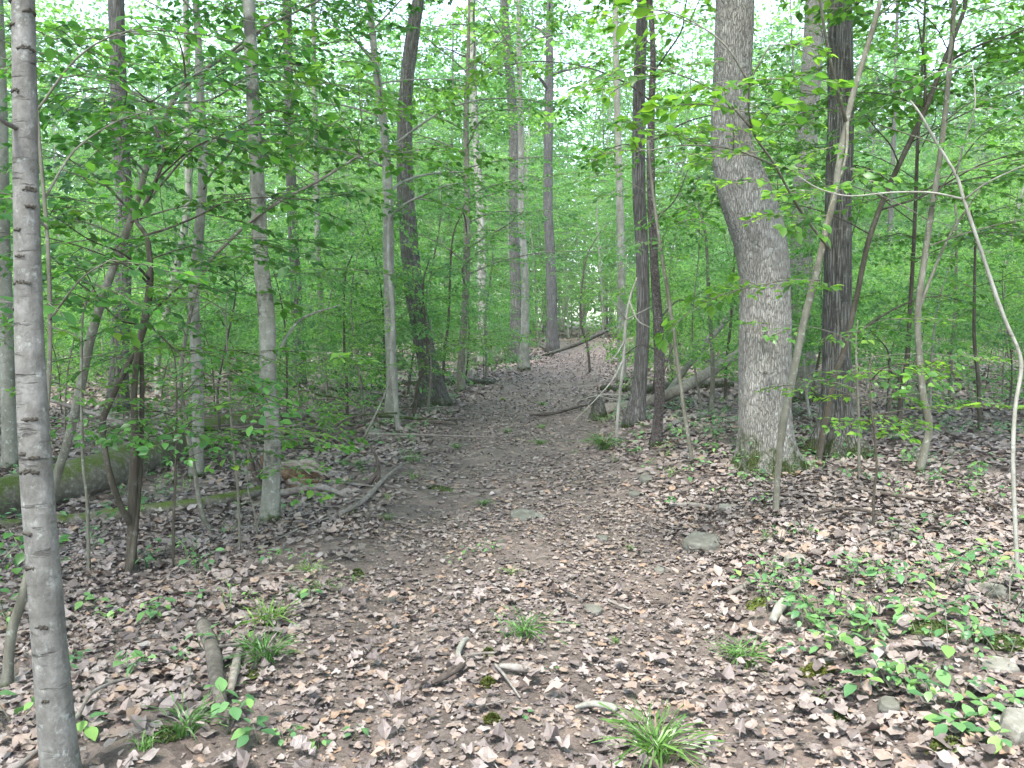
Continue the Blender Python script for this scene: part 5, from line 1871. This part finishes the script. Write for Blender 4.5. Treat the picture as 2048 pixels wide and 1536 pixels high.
def small_sprouts():
    """little sprouts of the right and left floor, one thing each"""
    for px, py, nm in [(1402, 1080, 'the tilted flat stone'), (1448, 1020, 'the tan stone'), (1590, 1120, 'the pinkish grey stone'), (1550, 1030, 'the front sapling foot'), (1530, 930, 'the huge oak foot'),
                       (1672, 900, 'the dark furrowed trunk foot'), (1636, 925, 'the leaning sapling foot'), (1838, 945, 'the kinked mossy sapling foot'), (2036, 1150, 'the pale forked sapling foot'),
                       (1797, 868, 'the slim dark stem foot'), (1312, 890, 'the bumpy stem foot'), (1232, 890, 'the snag foot'), (1385, 925, 'the pale leaning sapling foot'), (1700, 985, 'the oak roots'),
                       (1610, 1042, 'the long dark stick'), (1800, 1080, 'the thin curved stick'), (1880, 1160, 'the tall leafy seedling'), (1960, 1190, 'the forked sapling seedlings'), (541, 1045, 'the blotched trunk foot'),
                       (590, 985, 'the rotten stump'), (262, 1145, 'the twisted sapling foot'), (96, 1030, 'the right leaning sapling foot'), (395, 950, 'the pale lichened trunk foot'), (300, 930, 'the big mossy log'),
                       (440, 1010, 'the thinner mossed log'), (752, 970, 'the twisted stalk'), (783, 850, 'the smooth pale trunk foot'), (868, 815, 'the shaggy tree foot'), (920, 780, 'the slim olive tree foot'),
                       (730, 1000, 'the long pale stick'), (346, 1140, 'the thin grey stem'), (480, 1105, 'the thin left stem foot'), (1300, 830, 'the pale barkless log'), (1422, 832, 'the black footed sapling'),
                       (1900, 800, 'the right back stem'), (1960, 860, 'the dark back stem'), (1985, 1010, 'the right edge seedling'), (60, 960, 'the left edge stem'), (700, 790, 'the thin dark log'), (1780, 930, 'the white upright snag')]:
        g = G(px, py)
        MARKS.append((g[0], g[1], nm))
    patch_fill()
    verge_tufts()
    k = 0
    tries = 0
    while k < 270 and tries < 4000:
        tries += 1
        y = RNG.uniform(3.2, 15)
        if RNG.random() < .68:
            x = RNG.uniform(path_x(y) + path_half(y) + .1, .64 * y + .3)
        else:
            x = RNG.uniform(-.64 * y - .3, path_x(y) - path_half(y) - .05)
        if fbm(x * .7, y * .7, 0, 44, 2) < -.1:
            continue
        k += 1
        seedling(0, 0, 10, int(RNG.integers(5, 12)), 'small green sprout growing by %s' % nearest(x, y),
                 RNG.uniform(.045, .095), group='small green sprouts in the leaf litter', g=on_ground(x, y), simple=True, stems=int(RNG.integers(1, 4)))
        # sprout height follows its depth
    mb = MB()
    n = 4200
    y = np.sqrt(RNG.random(n) * (30 ** 2 - 6 ** 2) + 36)
    x = (RNG.random(n) * 2 - 1) * .68 * y
    keep = (np.abs(x - path_x(y)) > path_half(y) + .1) & (fbm(x * .5, y * .5, 0, 45, 2) > -.05)
    x, y = x[keep], y[keep]
    O, R, S = [], [], []
    for xx, yy in zip(x, y):
        m = int(RNG.integers(4, 9))
        hz = RNG.uniform(.04, .22)
        for j in range(m):
            O.append([xx + RNG.normal(0, .05), yy + RNG.normal(0, .05), float(hz) * RNG.uniform(.5, 1)])
        S += list(RNG.uniform(.04, .08, m))
    O = np.array(O)
    O[:, 2] += H(O[:, 0], O[:, 1])
    stamp(mb, L_LOW, O, frames(RNG.random(len(O)) * 6.3, RNG.normal(0, .3, len(O)), RNG.normal(0, .3, len(O))), np.array(S), RNG.random(len(O)))
    tag(link('ground_cover', mb.mesh('ground_cover', smooth=False), MATS['seedling_leaf']), 'low green ground cover beyond the first trees', 'ground cover', None, 'stuff')


small_sprouts()


def moss_patch(px, py, wpx, label):
    g = G(px, py)
    W = wpx * g[1] / FPX / 2
    mb = MB()
    n, m = 14, 8
    v = [(0, 0, .03)]
    for i in range(1, m + 1):
        for j in range(n):
            a = 2 * pi * j / n
            r = W * i / m * (1 + .35 * float(vnoise(cos(a) * 1.5 + px, sin(a) * 1.5, 0, 4)))
            v.append((r * cos(a), r * .75 * sin(a), .018 * (1 - (i / m) ** 2) - .004 + .006 * RNG.normal() * (i < m)))
    for q in v:
        pass
    v = np.array(v)
    v[:, 2] += H(v[:, 0] + g[0], v[:, 1] + g[1]) - g[2] + .008
    f = [(1 + (i - 1) * n + j, 1 + i * n + j, 1 + i * n + (j + 1) % n, 1 + (i - 1) * n + (j + 1) % n) for i in range(1, m) for j in range(n)]
    t = [(0, 1 + j, 1 + (j + 1) % n) for j in range(n)]
    mb.add(v, [np.array(f), np.array(t)], .3)
    k = 420                                     # moss shoots
    a, r = RNG.random(k) * 2 * pi, np.sqrt(RNG.random(k)) * W
    x, y = r * np.cos(a), r * np.sin(a) * .75
    O = np.stack([x, y, H(x + g[0], y + g[1]) - g[2] + .03 * (1 - (r / W) ** 2)], -1)
    stamp(mb, L_LOW, O, frames(RNG.random(k) * 6.3, RNG.uniform(.3, 1.3, k), RNG.normal(0, .4, k)), RNG.uniform(.006, .015, k), RNG.random(k))
    o = link('moss_patch', mb.mesh('moss_patch'), MATS['moss'], loc=g)
    tag(o, label, 'moss')


for a in [(1890, 1500, 70, 'bright green moss mound at lower right below the yellowish seedlings'),
          (1860, 1260, 90, 'moss cushion behind the tall reddish stemmed seedling'),
          (2010, 1290, 110, 'dark moss mound before the flat stone at right'),
          (1630, 1345, 70, 'yellow green moss under the middle seedlings'),
          (1520, 1210, 60, 'thin moss at the left tip of the seedling patch'),
          (977, 1312, 26, 'small moss tuft by the bleached forked twig'),
          (975, 1372, 34, 'moss spot under the stubby stick'),
          (985, 1445, 36, 'olive moss spot on the near trail'),
          (490, 1350, 70, 'moss patch beside the thick broken limb'),
          (330, 1475, 70, 'olive moss patch at lower left'),
          (715, 1150, 26, 'moss spot in the left wheel rut'),
          (1685, 1440, 50, 'moss left of the small bluish stone'),
          (880, 980, 60, 'faint moss patch on the left trail margin'),
          (1560, 950, 90, 'moss skirt on the ground before the oak foot')]:
    moss_patch(*a)

print('objects', len(bpy.data.objects), 'tris', sum(len(m.loops) - 2 * len(m.polygons) for m in bpy.data.meshes))


def haze(density):  # thin volume added to imitate lens glare lifting the dark tones
    x, y0, y1, z0, z1 = 410, -70, 410, -4.0, 34.0
    mb = MB()
    v = [(a, b, c) for c in (z0, z1) for a, b in ((-x, y0), (x, y0), (x, y1), (-x, y1))]
    mb.add(v, np.array([(0, 3, 2, 1), (4, 5, 6, 7), (0, 1, 5, 4), (1, 2, 6, 5), (2, 3, 7, 6), (3, 0, 4, 7)]))
    m, nt = new_mat('lens_veil')
    vol = N(nt, 'ShaderNodeVolumePrincipled')
    vol.inputs['Color'].default_value = (.95, .97, .96, 1)
    vol.inputs['Density'].default_value = density
    vol.inputs['Anisotropy'].default_value = .3
    out = N(nt, 'ShaderNodeOutputMaterial')
    nt.links.new(vol.outputs[0], out.inputs['Volume'])
    tag(link('haze', mb.mesh('haze', smooth=False), m), 'thin pale haze added to imitate a veil of lens glare', 'haze', None, 'stuff')


haze(.0008)
